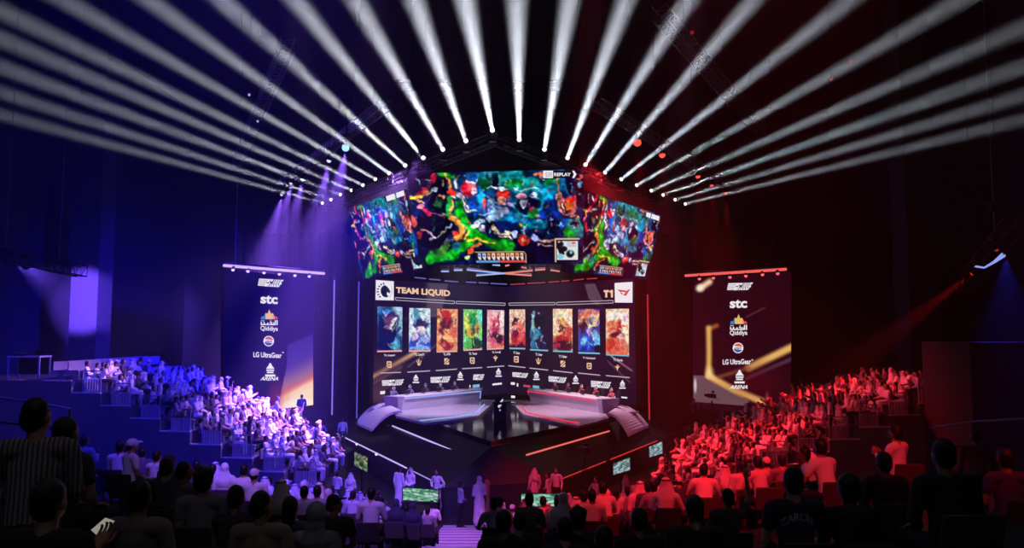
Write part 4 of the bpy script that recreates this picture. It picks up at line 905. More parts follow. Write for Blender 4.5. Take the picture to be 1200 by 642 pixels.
def cards(w, par, quads, arts, line):
    for q, (base, blobs) in zip(quads, arts):
        c = [w.at(x, y, .03) for x, y in q]
        p = Paint(0, 0, 1, 1, 40, 70, base); p.grain(.12, len(blobs)); sd_ = int(q[0][0])
        p.X = p.X + .10 * wobble(40, 70, sd_, (5, 8)) + .05 * wobble(40, 70, sd_ + 1, (14, 24)); p.Y = p.Y + .06 * wobble(40, 70, sd_ + 2, (5, 8)) + .03 * wobble(40, 70, sd_ + 3, (14, 24))
        for u, v, ru, rv, col in blobs: p.e(u, v, ru * .92, rv * .92, col, soft=.4)
        rg = random.Random(int(q[0][0]))
        for i in range(14):
            bl = rg.choice(blobs); p.e(rg.random(), rg.uniform(.1, .95), .1, .03, tuple(min(255, k * rg.uniform(.6, 1.4)) for k in bl[4]), rot=rg.uniform(0, 180), soft=.6, k=.7)
        p.grain(.25, sd_ + 4, (16, 28))
        pos = lambda u, v: c[0].lerp(c[1], u).lerp(c[3].lerp(c[2], u), v)
        o = bpy.data.objects.new('picture_card', p.mesh('picture_card', pos)); COL.objects.link(o); attach(o, par)
        (x0, y0), (x1, y1) = q[3], q[2]
        flat_on(w, [[(x0, y0 + .2), (x1, y1 + .2), (x1, y1 + 2.0), (x0, y0 + 2.0)]], line, o, 'card_underline', .035)
cards(WL, tl, CARDS_L, ART[:5], glow('line_pink', (244, 176, 168), 1)); cards(WR, tr, CARDS_R, ART[5:], glow('line_cyan', (120, 190, 210), 1))
# player names, role marks, dividing lines
NML = [('TL Impact', 450, 463, 416.6, -.0), ('TL UmTi', 486, 497, 415.6, 0), ('TL APA', 519.6, 528, 415, 0), ('TL Yeon', 549.4, 559, 414.4, 0), ('TL CoreJJ', 576.6, 586.4, 413, 0)]
NMR = [('T1 Zeus', 601.6, 609, 413, 0), ('T1 Oner', 627.6, 635.6, 415, 0), ('T1 Faker', 655, 664.6, 417.4, 0), ('T1 Gumayusi', 683, 697.6, 419.4, 0), ('T1 Keria', 719, 729.6, 421.4, 0)]
for w, par, L_ in ((WL, tl, NML), (WR, tr, NMR)):
    b = MB()
    for tx, x0, x1, y, _ in L_: text_on(w, tx, x0, y - 1.4, x1, y + 1.5, WHITE, par, bold=.02, lift=.035, mb=b, dy=(-.4 if w is WL else .5))
    b.build('player_names', WHITE, par)
def icon(w, b, kind, x, y, k=1.0):
    S = lambda pts: b.add([w.at(x + px * k, y + py * k, .035) for px, py in pts], [tuple(range(len(pts)))])
    if kind == 'square':
        S([(-3, -4), (3, -4), (3, -2.6), (-3, -2.6)]); S([(-3, -2.6), (-1.8, -2.6), (-1.8, 3), (-3, 3)]); S([(1.6, -2.6), (3, -2.6), (3, 4), (1.6, 4)]); S([(-1.8, 2.6), (1.6, 2.6), (1.6, 4), (-1.8, 4)]); S([(-.8, -1.2), (.8, -1.2), (.8, 1.2), (-.8, 1.2)])
    elif kind == 'claw':
        S([(-3.4, -3), (-2, -2), (-1.2, 2), (-2, 1.4)]); S([(-.9, -4), (.6, -4), (.5, 1), (-.7, 1)]); S([(3.6, -3), (2.2, -2), (1.2, 2), (2, 1.4)]); S([(-2.4, 2), (0, 1.2), (2.4, 2), (0, 4.6)])
    elif kind == 'slash':
        S([(-3, -4), (2, -4), (-3, 1)]); S([(3, -3.4), (3, -1.4), (-2, 3.6), (-3, 3.6), (-3, 2.4)]); S([(3, 0), (3, 4), (-1.4, 4)])
    elif kind == 'arrow':
        S([(-3.6, -2.6), (-1, -1.6), (1, -1.6), (3.6, -2.6), (1, .6), (-1, .6)]); S([(-1, -3.8), (1, -3.8), (.8, -2), (-.8, -2)]); S([(-.8, .6), (.8, .6), (0, 4.2)])
    elif kind == 'castle':
        S([(0, -4.6), (2.4, -2), (3.2, 1.6), (-3.2, 1.6), (-2.4, -2)]) if k < .5 else (S([(-.5, -5.4), (.5, -5.4), (1.4, -3.4), (3.4, -1), (-3.4, -1), (-1.4, -3.4)]), S([(-3, -.4), (3, -.4), (3, .7), (-3, .7)]), S([(-2.6, 1.3), (2.6, 1.3), (2.6, 2.4), (-2.6, 2.4)]), S([(-4, 3.5), (4, 3.5), (4, 5), (-4, 5)]))
b = MB(); 
for k, x, y in (('square', 456, 427), ('claw', 491, 424.6), ('slash', 523.4, 423.4), ('square', 553.4, 422.4), ('arrow', 580.6, 420.2)): icon(WL, b, k, x, y, .92)
b.build('role_marks', CREAM, tl)
b = MB()
for k, x, y in (('square', 605, 421), ('claw', 631, 423), ('slash', 659.6, 426.2), ('square', 690.4, 428.8), ('arrow', 723.6, 431)): icon(WR, b, k, x, y, .92)
b.build('role_marks', CREAM, tr)
flat_on(WL, [[(x0, y0 - .6), (x1, y1 - .6), (x1, y1 + .6), (x0, y0 + .6)] for x0, y0, x1, y1 in ((446, 437, 470, 436.2), (477.4, 436, 504, 434.4), (510.6, 434.2, 535.6, 432.4), (541.6, 432, 565, 430.6), (570.6, 430.2, 591, 428.8))], GREY, tl, 'divider_lines')
flat_on(WR, [[(x0, y0 - .6), (x1, y1 - .6), (x1, y1 + .6), (x0, y0 + .6)] for x0, y0, x1, y1 in ((595.6, 428.4, 615.6, 430.6), (620.6, 431.2, 642.4, 433.6), (648, 434.2, 671.2, 436.8), (677.4, 437, 703.2, 439.6), (710, 440, 738, 442.4))], GREY, tr, 'divider_lines')
def stripe_logo(w, b, x0, y0, x1, y1, sl, dy=0.0):
    """Slanted block logo with striped front and cut letters; sl: how far the top leans right."""
    def Q(u0, v0, u1, v1, sk=0):
        pts = []
        for u, v in ((u0, v0), (u1, v0), (u1, v1), (u0, v1)):
            pts.append(w.at(x0 + u * (x1 - x0) + sl * (1 - v), y0 + v * (y1 - y0) + dy * u, .035))
        b.add(pts, [(0, 1, 2, 3)])
    for i in range(5): Q(0.02 * i, i * .2, .36, i * .2 + .15)
    Q(.36, 0, .46, .42); Q(.36, .55, .46, 1); Q(.47, 0, .58, .30); Q(.47, .42, .52, 1); Q(.55, .62, .60, 1)
    for u in (.62, .72, .82): Q(u, 0, u + .03, 1); Q(u + .03, .75, u + .08, 1); Q(u + .055, 0, u + .085, .7)
    Q(.91, 0, .98, .2); Q(.91, .2, .94, 1); Q(.94, .45, .98, .65)
b = MB()
for x0, y0, x1, y1, dy in ((445.6, 445.6, 472, 452.4, -1.4), (502.6, 442, 526.4, 449, -1.2), (553, 438.8, 566, 445.4, -.4)): stripe_logo(WL, b, x0, y0, x1, y1, 2.0, dy)
for x, y in ((487.4, 444), (539.4, 440.6), (584.2, 436.6)): icon(WL, b, 'castle', x, y, .95)
b.build('sponsor_row', WHITE, tl)
b = MB()
for x0, y0, x1, y1, dy in ((598.6, 436, 617.6, 441.4, 1.4), (641, 440.6, 662.6, 447, 1.8), (690.6, 446, 714.6, 453.4, 1.8)): stripe_logo(WR, b, x0, y0, x1, y1, 2.0, dy)
for x, y in ((628.6, 440.4), (729.4, 450.6), (674.6, 445.0)): icon(WR, b, 'castle', x, y, .95)
b.build('sponsor_row', WHITE, tr)
SKYB = glow('logo_sky', (130, 190, 225), .95)
flat_on(WL, [[(445.6, 458.4), (452.4, 457.8), (452.4, 461.4), (445.6, 462)], [(547, 451.4), (551.4, 451), (551.4, 454), (547, 454.4)], [(577, 449.4), (588, 448.2), (588, 450.4), (577, 451.6)]], WHITE, tl, 'sponsor_marks')
flat_on(WL, [[(554, 450.8), (562, 450), (562, 453.6), (554, 454.4)]], SKYB, tl, 'sponsor_marks')
flat_on(WR, [[(598.6, 447.6), (603.4, 448), (603.4, 451), (598.6, 450.6)], [(605.6, 449), (607.4, 449.2), (607.4, 453), (605.6, 452.8)], [(599, 463.4), (603.6, 463.6), (603.6, 466.4), (599, 466.2)], [(718, 463.8), (721, 464), (721, 467), (718, 466.8)], [(723.4, 464), (735, 465.2), (735, 467), (723.4, 465.8)]], WHITE, tr, 'sponsor_marks')
flat_on(WR, [[(624.4, 451.4), (632, 452.2), (632, 455), (624.4, 454.4)]], SKYB, tr, 'sponsor_marks'); flat_on(WR, [[(613.4, 450.6), (621.4, 451.4), (621.4, 454), (613.4, 453.2)]], glow('logo_red', (206, 80, 84), .9), tr, 'sponsor_marks')

# ---- tall sponsor screens either side
def sponsor(lab, corners, depths, base, paint, lx, ys, seed, W4):
    p3 = plane3(corners, depths); w = Wall(p3[0], p3[1], p3[3]); q = [w.at(*c) for c in corners]
    t = thing('sponsor_screen', lab, 'screen', tuple(q[3]))
    pos = lambda u, v: q[0].lerp(q[1], u).lerp(q[3].lerp(q[2], u), v)
    p = Paint(corners[0][0], corners[0][1], corners[1][0], corners[2][1], 110, 155, base); p.grain(.12, seed, (8, 12)); paint(p)
    o = bpy.data.objects.new('screen_face', p.mesh('screen_face', pos)); COL.objects.link(o); attach(o, t)
    MB().prism([v - w.n * .04 for v in q], -w.n * .35).build('housing', BEZEL, t)
    for c in (0, 1): MB().tube(Vector((q[2 + c].x, q[2 + c].y + .4, 0)), Vector((q[2 + c].x, q[2 + c].y + .4, q[2].z)), .09).build('leg', DARKM, t)
    y = ys
    b = MB(); stripe_logo(w, b, lx - 16.4, y[0] - 4.2, lx + 13, y[0] + 4.4, 4.6, y[-1] * .8); b.build('striped_logo', WHITE, t)
    text_on(w, 'stc', lx - 10.3, y[1] - 5.6, lx + 10, y[1] + 4.6, WHITE, t, 'lettering', .035, dy=y[-1] * .4)
    # rainbow hill mark
    cols = [(70, 130, 200), (70, 170, 110), (236, 190, 110), (240, 150, 90), (226, 70, 96)]
    hill = [(-10, 0), (-9, -3.6), (-6.4, -3), (-4.4, -7.4), (-2, -6.6), (0, -11.6), (2, -6.6), (4.4, -7.2), (6.2, -3.4), (9.4, -3), (10, 0)]
    seg = [(0, 3), (2, 4), (3, 8), (7, 9), (8, 11)]
    for (a, e_), c in zip(seg, cols):
        pts = hill[a:e_ ] if e_ - a > 1 else hill[a:a + 2]
        pts = [(px, py) for px, py in pts]; pts = [(pts[0][0], 0)] + pts + [(pts[-1][0], 0)]
        flat_on(w, [[(lx + px, y[2] + py) for px, py in pts]], glow('hill_%d' % c[0], c, 1), t, 'hill_mark', .035 + .002 * a)
    # arabic word drawn as strokes, then the latin word
    b = MB(); ay = y[2] + 4.6
    def S(pts): b.add([w.at(lx + px, ay + py, .04) for px, py in pts], [tuple(range(len(pts)))])
    S = (lambda f: lambda pts: f([(px, py * .8) for px, py in pts]))(S); S([(-10, 1.2), (-2.6, 1.2), (-2.6, 2.8), (-10, 2.8)]); S([(-10, -1.6), (-8.6, -1.6), (-8.6, 1.2), (-10, 1.2)]); S([(-6.6, -1.6), (-5.2, -1.6), (-5.2, 1.2), (-6.6, 1.2)]); S([(-9.6, -4), (-8.2, -4), (-8.2, -2.8), (-9.6, -2.8)]); S([(-7.4, -4), (-6, -4), (-6, -2.8), (-7.4, -2.8)])
    S([(-2.6, -.8), (-1.2, -.8), (-.4, 2.8), (-2.6, 2.8)]); S([(-.4, 1.2), (6.4, 1.2), (6.4, 2.8), (-.4, 2.8)]); S([(.4, -1.6), (3.4, -1.6), (3.4, -.2), (.4, -.2)]); S([(2.2, -.4), (3.4, -.4), (3.4, 1.4), (2.2, 1.4)]); S([(4.6, -1.2), (5.8, -1.2), (5.8, 1.4), (4.6, 1.4)]); S([(1, -3.8), (2.4, -3.8), (2.4, -2.6), (1, -2.6)]); S([(6.4, -4.4), (7.8, -4.4), (7.8, 2.8), (6.4, 2.8)]); S([(8.6, -4.4), (10, -4.4), (10, 2.8), (8.6, 2.8)])
    b.build('script_word', WHITE, t)
    text_on(w, 'Qiddiya', lx - 10.3, y[2] + 7.6, lx + 10.3, y[2] + 14.6, WHITE, t, 'lettering', .02, dy=y[-1] * .4)
    # round globe mark
    def disc(cx, cy, r, f, m, nm, lift):
        pts = [(cx + r * math.cos(2 * math.pi * i / 28), cy + r * math.sin(2 * math.pi * i / 28)) for i in range(28) if f(math.sin(2 * math.pi * i / 28), math.cos(2 * math.pi * i / 28))]
        flat_on(w, [pts], m, t, nm, lift)
    disc(lx - .6, y[3], 6.2, lambda s_, c: True, WHITE, 'round_mark', .03)
    disc(lx - .6, y[3], 5.2, lambda s_, c: s_ < -.25 + .1 * c, glow('globe_red', (214, 96, 80), 1), 'round_mark', .036); disc(lx - .6, y[3], 5.2, lambda s_, c: s_ > .3 + .1 * c, glow('globe_blue', (60, 80, 160), 1), 'round_mark', .036)
    text_on(w, 'pepsi', lx - 4.4, y[3] - 1.2, lx + 3.2, y[3] + 1.8, glow('globe_ink', (50, 50, 90), 1), t, 'lettering', .03, lift=.04)
    text_on(w, 'LG UltraGear', lx - 18.6, y[4] - 3.0, lx + 14.6, y[4] + 3.2, WHITE, t, 'lettering', .025, dy=y[-1] * .6)
    text_on(w, 'TM', lx + 15, y[4] - 3, lx + 17, y[4] - 1.4, WHITE, t, 'lettering', .03)
    b = MB(); icon(w, b, 'castle', lx + 1.2, y[5], 1.5); b.build('castle_mark', WHITE, t)
    text_on(w, 'ARENA', lx - 10.6, y[6] - 2.2, lx + 10.4, y[6] + 2.2, WHITE, t, 'lettering', .03, slant=1.8)
    return t, w
def paint_l(p):
    stops = [(0, (52, 36, 130)), (.35, (72, 46, 146)), (.5, (112, 74, 140)), (.66, (152, 110, 130)), (.74, (190, 104, 110)), (.8, (226, 130, 100)), (.86, (252, 206, 160)), (1, (255, 226, 186))]
    n = 44
    for i in range(n):
        t = i / (n - 1); a, b_ = [s_ for s_ in stops if s_[0] <= t][-1], ([s_ for s_ in stops if s_[0] > t] or [stops[-1]])[0]
        f = 0 if b_[0] == a[0] else (t - a[0]) / (b_[0] - a[0]); col = tuple(u + (v - u) * f for u, v in zip(a[1], b_[1]))
        y = 386 + t * 68; xl = 334 - 11 * max(0, t - .3) / .7; sl_ = 14 + 4 * t
        p.poly([(xl, y + sl_), (367.5, y), (367.5, 480), (xl, 480)], col, .8 if t < .4 else 1)
    p.e(319, 460, 7, 16, (140, 44, 60), soft=1.6, k=.7); p.e(330, 455, 6, 12, (200, 100, 80), soft=1.8, k=.35); p.e(350, 471, 16, 5, (255, 246, 230), soft=1)
def paint_r(p):
    p.e(870, 400, 70, 90, (44, 4, 18), soft=1.6, k=.7); p.st([(823, 338), (833, 332)], 6.2, (252, 206, 160), .8); p.e(821, 339, 5, 4.6, (255, 236, 206), soft=1); p.st([(842, 386), (832, 390)], 4.6, (170, 96, 44), 1); p.poly([(813, 448), (836, 448), (880, 474), (880, 480), (813, 480)], (110, 82, 92), .9)
    p.st([(832, 389), (832.5, 420), (832, 447)], 5.4, (224, 172, 92), .8); p.st([(832, 447), (862, 462), (896, 474)], 6.0, (236, 184, 104), .7); p.st([(880, 436), (928, 411)], 6.2, (232, 180, 100), .7); p.st([(845, 448), (880, 436)], 4.0, (150, 96, 60), 1, .8); p.st([(878, 448), (928, 424)], 3.4, (90, 60, 84), .8, .8); p.e(833, 443, 5, 6, (255, 226, 160), soft=1.4, k=.7); p.st([(878, 376), (898, 366)], 1.6, (120, 60, 60), 1, .7); p.e(890, 450, 30, 16, (90, 8, 20), soft=1.5, k=.5); p.e(815, 460, 1.8, 9, (200, 190, 206), soft=.6)
spl, spw = sponsor('tall sponsor screen with white logos on the blue side of the stage', [(263, 316), (367, 325), (367, 474.5), (263, 487)], (43.5, 48.5, 0, 43.5), (4, 1, 70), paint_l, 315.5, (330.5, 351, 374, 399.6, 415.2, 433.5, 443.5, 2.0), 21, None)
spr, sprw = sponsor('tall sponsor screen with white logos and gold shape on the red side', [(812, 326), (927, 318), (927, 488), (812, 478)], (47.5, 43, 0, 47.5), (30, 4, 18), paint_r, 865.5, (336, 356.5, 379.6, 407.6, 424, 441.6, 453.4, -1.0), 22, None)
def batten(lab, x0, y0, D0, x1, y1, D1, m, lm, lamps):
    a, b = P(x0, y0, D0), P(x1, y1, D1); t = thing('lamp_batten', lab, 'lamp batten', tuple(a))
    MB().tube(a, b, .085, n=8).build('glowing_bar', m, t); up = Vector((0, .05, .14)); MB().tube(a + up, b + up, .07, n=6).build('truss_rail', DARKM, t)
    for k, (px, py) in enumerate(lamps):
        u = (px - x0) / (x1 - x0); p = a.lerp(b, u); c = P(px, py, p.y - .1)
        l = MB().tube(p, c + Vector((0, .1, .08)), .03, n=6).build('lamp', FIXT, t)
        MB().ell(c, (.10, .10, .10), 10, 8).build('lens', lm, l); MB().tube(c + Vector((0, .02, .22)), c + Vector((0, .03, .05)), .07, .12, n=10).build('shade', FIXT, l)
    for u in (.1, .9): p = a.lerp(b, u); MB().tube(p + up, Vector((p.x, p.y, ZC)), .02, n=5).build('suspension_cable', DARKM, t)
batten('glowing violet batten of six lamps over the blue sponsor screen', 262, 311, 43, 380, 320.5, 48.5, glow('batten_violet', (226, 190, 255), 1.0), glow('lens_violet', (224, 190, 255), 1.5), ((273, 316), (290.5, 317.6), (309.4, 319.4), (327.4, 321), (345.6, 322.6), (362.4, 323.6)))
batten('glowing red batten of six lamps over the red sponsor screen', 803, 323, 47.5, 921.5, 315.4, 43, glow('batten_red', (255, 100, 92), .95), glow('lens_red', (255, 110, 120), 1.2), ((819.6, 326.6), (836, 325.6), (855.4, 324.6), (874, 323.2), (893.6, 321.6), (911.4, 320.4)))
# ------------------------------------------------------------- rigging
def truss(name, lab, a, b, w=.5, cables=3, m=STEEL, up=True):
    a, b = Vector(a), Vector(b); d = b - a; L = d.length; d.normalize()
    s = d.cross(Vector((0, 0, 1))).normalized() * w / 2; u = s.cross(d).normalized() * w / 2
    t = thing(name, lab, 'truss', tuple(a))
    cs = [s + u, -s + u, -s - u, s - u]
    for c in cs: MB().tube(a + c, b + c, .03, n=6).build('chord', m, t)
    mb = MB(); n = max(2, int(L / w))
    for i in range(n):
        p, q = a + d * (L * i / n), a + d * (L * (i + 1) / n)
        for k in range(4):
            c0, c1 = cs[k], cs[(k + 1) % 4]
            mb.tube(p + c0, q + c1, .014, n=4); mb.tube(q + c0, q + c1, .014, n=4)
    mb.build('bracing', m, t)
    for i in range(cables):
        p = a + d * (L * (i + .5) / cables); MB().tube(p + Vector((0, 0, w / 2)), Vector((p.x, p.y, ZC)), .014, n=5).build('hoist_cable', DARKM, t)
    return t
ZB = CZ + 8.9
HEADS = [(378, 238), (388, 234), (399, 228), (412, 223), (425.5, 217), (440, 210), (456, 203), (475, 194), (496, 185), (519, 175), (546, 165), (577, 152.5), (608.5, 163.5), (638, 175), (665, 185), (686, 193), (709, 202), (728, 210), (746, 217), (763, 223.5), (777, 228.5), (791, 234), (803, 239)]
AIM = [(0, 134), (0, 108), (0, 78), (0, 45), (0, 12), (40, -20), (140, -25), (238, -20), (330, -20), (405, -20), (478, -20), (541, -20), (605, -20), (671, -20), (741, -20), (819, -20), (900, -20), (1015, -15), (1140, -8), (1200, 32), (1200, 78), (1200, 112), (1200, 140)]
hp = [PZ(x, y, ZB) for x, y in HEADS]
up = Vector((0, .75, -.22))
truss('front_truss', 'long truss arm on the blue side carrying twelve beam lights above the stage', hp[0] + up, hp[11] + up, .45, 4, DARKM)
truss('front_truss', 'long truss arm on the red side carrying eleven beam lights above the stage', hp[11] + up + Vector((.3, .3, 0)), hp[22] + up, .45, 4, DARKM)
LENS = glow('beam_lens', (255, 248, 240), 2.2)
def moving_head(name, lab, cat, pos, aim, k=1.0, lens=LENS, group=None, lr=.15, standing_=False, hang=0.0):
    """Hanging moving light: base box, yoke with two arms, tilting head and lens."""
    pos, aim = Vector(pos), Vector(aim); d = (aim - pos).normalized()
    t = thing(name, lab, cat, tuple(pos), group=group)
    side = d.cross(Vector((0, 0, 1))); side = side.normalized() if side.length > .01 else Vector((1, 0, 0))
    piv = pos - d * .18 * k; sg = -1 if standing_ else 1
    MB().box(piv + Vector((0, 0, .46 * k * sg)), (.34 * k, .34 * k, .18 * k)).build('base', FIXT, t, bevel=.02 * k)
    y = MB()
    for s in (-1, 1): y.tube(piv + side * .19 * k * s, piv + side * .19 * k * s + Vector((0, 0, .38 * k * sg)), .03 * k, n=6)
    y.tube(piv - side * .2 * k + Vector((0, 0, .37 * k * sg)), piv + side * .2 * k + Vector((0, 0, .37 * k * sg)), .035 * k, n=6)
    y.build('yoke', FIXT, t)
    if hang: MB().tube(piv + Vector((0, 0, .5 * k)), piv + Vector((0, 0, .5 * k + hang)), .03, n=6).build('clamp_pole', DARKM, t)
    h = MB(); h.tube(piv - d * .22 * k, piv - d * .05 * k, .10 * k, .155 * k, 12); h.tube(piv - d * .05 * k, pos, .155 * k, .165 * k, 12); h.build('head', FIXT, t)
    MB().ell(pos, (lr * k,) * 3, 12, 8).build('lens', lens, t)
    return t
def spot(pos, aim, energy, deg, color=(1, 1, 1), blend=.5, size=.05, name='spot'):
    l = bpy.data.lights.new(name, 'SPOT'); l.energy = energy; l.spot_size = R(deg); l.spot_blend = blend; l.color = color; l.shadow_soft_size = size
    o = bpy.data.objects.new(name, l); COL.objects.link(o); o.location = pos; o.rotation_euler = (Vector(aim) - Vector(pos)).to_track_quat('-Z', 'Y').to_euler()
    return o
def beam_lamp(pos, aim, energy, spread):
    l = bpy.data.lights.new('beam_lamp', 'AREA'); l.shape = 'DISK'; l.size = .18; l.energy = energy; l.spread = R(spread); l.color = (.84, .87, 1.0)
    o = bpy.data.objects.new('beam_lamp', l); COL.objects.link(o); o.location = pos; o.rotation_euler = (Vector(aim) - Vector(pos)).to_track_quat('-Z', 'Y').to_euler()
for i, (a, (ex, ey)) in enumerate(zip(hp, AIM)):
    b = P(ex, ey, a.y * (.55 + .09 * (abs(i - 11) / 11) ** 1.5)); d = (b - a).normalized()
    n = i + 1 if i <= 11 else 23 - i
    nm = ORD[n] if n != 12 else 'twelfth'
    lab = ('moving beam light throwing a white ray, %s from the outer end of the blue arm' if i <= 11 else 'moving beam light throwing a white ray, %s from the outer end of the red arm') % nm
    if i == 11: lab = 'moving beam light at the peak where both truss arms meet'
    moving_head('beam_light', lab, 'stage light', a, b, .9, group='white beam lights over the stage', lr=.115, standing_=True)
    dist = (a - CAM).length
    beam_lamp(a + d * .13, b, BEAM_W * (1 - .6 * (abs(i - 11) / 11) ** 2), BEAM_DEG - .7 * (abs(i - 11) / 11) ** 2)
# coloured wash fixtures on the mid trusses
ZW = CZ + 9.7
def arm(px0, py0, px1, py1, z, lab, w=.5, m=STEEL): return truss('lighting_truss', lab, PZ(px0, py0, z), PZ(px1, py1, z), w, 3, m)
arm(452, 122, 322, 222, ZW + 1.7, 'silver truss over the blue side carrying the violet wash lights')
arm(700, 122, 862, 222, ZW + 1.7, 'silver truss over the red side carrying the red wash lights')
arm(338, 52, 277, 192, CZ + 13.2, 'silver truss nearest the ceiling over the blue side', .6)
arm(772, 14, 893, 155, CZ + 13.2, 'silver truss nearest the ceiling over the red side', .6)
arm(460, 100, 690, 100, CZ + 14.5, 'dark truss crossing high over the middle of the stage', .5, DARKM)
LBL = glow('lens_blue', (150, 205, 255), 1.6); LBW = glow('lens_pale', (214, 205, 255), 1.4); LRD = glow('lens_wash_red', (255, 84, 74), 1.5)
WASH_L = [(405, 173, LBL, .20), (385.5, 188, LBW, .13), (354.5, 210, LBL, .12), (341, 214.5, LBW, .10), (330, 228, LBW, .10)]
WASH_R = [(747, 167, LRD, .20), (776, 181.5, LRD, .17), (818, 206.5, LRD, .14), (834, 217, LRD, .11), (850, 226, LRD, .11)]
WD = [('nearest the stage', 0), ('second from the stage', 1), ('in the middle of its row', 2), ('fourth from the stage', 3), ('farthest from the stage', 4)]
VIO = (.26, .10, 1.0); BLU = (.035, .02, 1.0); RED = (1.0, .012, .02); ROS = (1.0, .06, .08)
for k, (px, py, ln, lr) in enumerate(WASH_L):
    a = PZ(px, py, ZW); aim = Vector((a.x - 3.2 - k * .3, a.y - 1.0, 0))
    moving_head('wash_light', 'wash light over the blue side pouring violet light, %s' % WD[k][0], 'stage light', a, aim, 1.0, ln, 'violet wash lights', lr, hang=1.2)
    spot(a + Vector((0, 0, -.3)), aim, WASH_LW * (1.0, .8, .8, .8, .8)[k], 30, VIO, .8, .1, 'wash_spot')
for k, (px, py, ln, lr) in enumerate(WASH_R):
    a = PZ(px, py, ZW); aim = Vector((a.x + .6, a.y - 1.0, 0))
    moving_head('wash_light', 'wash light over the red side pouring red light, %s' % WD[k][0], 'stage light', a, aim, 1.0, ln, 'red wash lights', lr, hang=1.2)
    spot(a + Vector((0, 0, -.3)), aim, WASH_RW * (1.0, .8, .8, .8, .8)[k], 24, RED, .8, .1, 'wash_spot')
# small lamps scattered under the roof
for px, py, z, lab in ((292, 111, CZ + 13, 'tiny pale lamp hanging by the high truss over the blue side'), (302, 142, CZ + 12.5, 'tiny white lamp just under the high truss on the blue side')):
    p = PZ(px, py, z); t = thing('roof_lamp', lab, 'lamp', tuple(p)); MB().ell(p, (.07, .07, .08), 8, 6).build('bulb', glow('roof_bulb', (190, 180, 230), .9), t); MB().tube(p + Vector((0, 0, .05)), p + Vector((0, 0, .25)), .06, .03).build('cap', FIXT, t); MB().tube(p + Vector((0, 0, .25)), (p.x, p.y, ZC), .012, n=4).build('cord', DARKM, t)
for px, py, z, lab in ((811, 38, CZ + 13, 'tiny red lamp beside the top of the high truss'), (997, 72, CZ + 14, 'tiny red lamp alone under the roof on the red side'), (974, 93, CZ + 14, 'dim red lamp under the roof between two white rays')):
    p = PZ(px, py, z); t = thing('roof_lamp', lab, 'lamp', tuple(p)); MB().ell(p, (.09, .09, .08), 8, 6).build('bulb', glow('roof_bulb_red', (150, 26, 30), .8), t); MB().tube(p + Vector((0, 0, .05)), p + Vector((0, 0, .25)), .06, .03).build('cap', FIXT, t); MB().tube(p + Vector((0, 0, .25)), (p.x, p.y, ZC), .012, n=4).build('cord', DARKM, t)
# side clusters
c0, c1 = P(1188, 262, 30), P(1128, 338, 35)
truss('side_truss', 'short dark truss with lamps hanging on the red side wall end', c0, c1, .6, 2, mat('truss_dull', (90, 40, 42), .5, .5))
hm = P(1164, 243, 30); t = thing('chain_hoist', 'chain hoist motor on its cable above the side truss', 'hoist', tuple(hm))
MB().box(hm, (.42, .3, .34)).build('motor', DARKM, t, bevel=.05); MB().tube(hm + Vector((-.3, 0, .1)), hm + Vector((.3, 0, .1)), .1, n=10).build('chain_bag', FIXT, t); MB().tube(hm, (hm.x, hm.y, ZC), .015, n=5).build('chain', STEEL, t); MB().tube(hm + Vector((0, 0, -.8)), hm, .015, n=5).build('hook_chain', STEEL, t)
pt = thing('strip_light', 'pale blue LED strip lamp under the side truss on the red side', 'strip light', tuple(P(1160, 312, 30.5)))
pb = [P(1142.5, 312, 31), P(1153.5, 313.6, 31), P(1165, 307, 31), P(1176, 298.5, 30.6)]
PB = glow('strip_pale_blue', (150, 165, 255), .95)
MB().path(pb[:2], .04).build('tube', PB, pt); MB().path(pb[1:], [.04, .06, .11]).build('tube', PB, pt); MB().path([pb[0], P(1143, 296, 31), P(1160, 288, 31)], .025).build('bracket', DARKM, pt); MB().path([pb[3], P(1178, 285, 30.6)], .025).build('bracket', DARKM, pt)
pr = P(1140, 320, 33); pa = Vector(P(1045, 392, 36))
moving_head('projector_lamp', 'side lamp throwing a red ray down to the red stand', 'stage light', pr, pa, 1.0, glow('lens_dark_red', (210, 30, 30), 1.0), None, .1)
spot(pr + (pa - pr).normalized() * .3, pa, SIDE_RW, 15, RED, .5, .1, 'side_spot')
spot(P(1178, 300, 30.6) + Vector((0, 0, -.1)), P(1185, 420, 30), 5000, 50, (.05, .04, 1), .8, .1, 'side_spot')
moving_head('projector_lamp', 'small lamp with a short red ray on the side truss', 'stage light', P(1168, 293, 30.4), P(1174, 302, 30.2), .7, glow('lens_dark_red', (210, 30, 30), 1.0), None, .08)
for k, (px, py, lab) in enumerate(((10, 305, 'outermost dull side lamp of the blue wall row'), (18, 308.5, 'side lamp with a bright rim throwing the violet ray on the blue side'), (31, 312, 'inner side lamp with a bright rim on the blue wall row'))):
    a = P(px, py, 31 + k * .6); b = P(99, 352, 43)
    moving_head('projector_lamp', lab, 'stage light', a, b, .9, glow('rim_lens_%d' % (k > 0), (214, 200, 244) if k else (90, 84, 100), .95), 'side lamps on the blue wall', .11)
    if k: spot(a + (b - a).normalized() * .3, b, SIDE_LW, 21, (.16, .07, 1.0), .6, .12, 'side_spot')
truss('side_truss', 'dark truss on the blue side wall holding the row of side lamps', P(-30, 292, 29), P(96, 318, 36), .5, 2, DARKM)
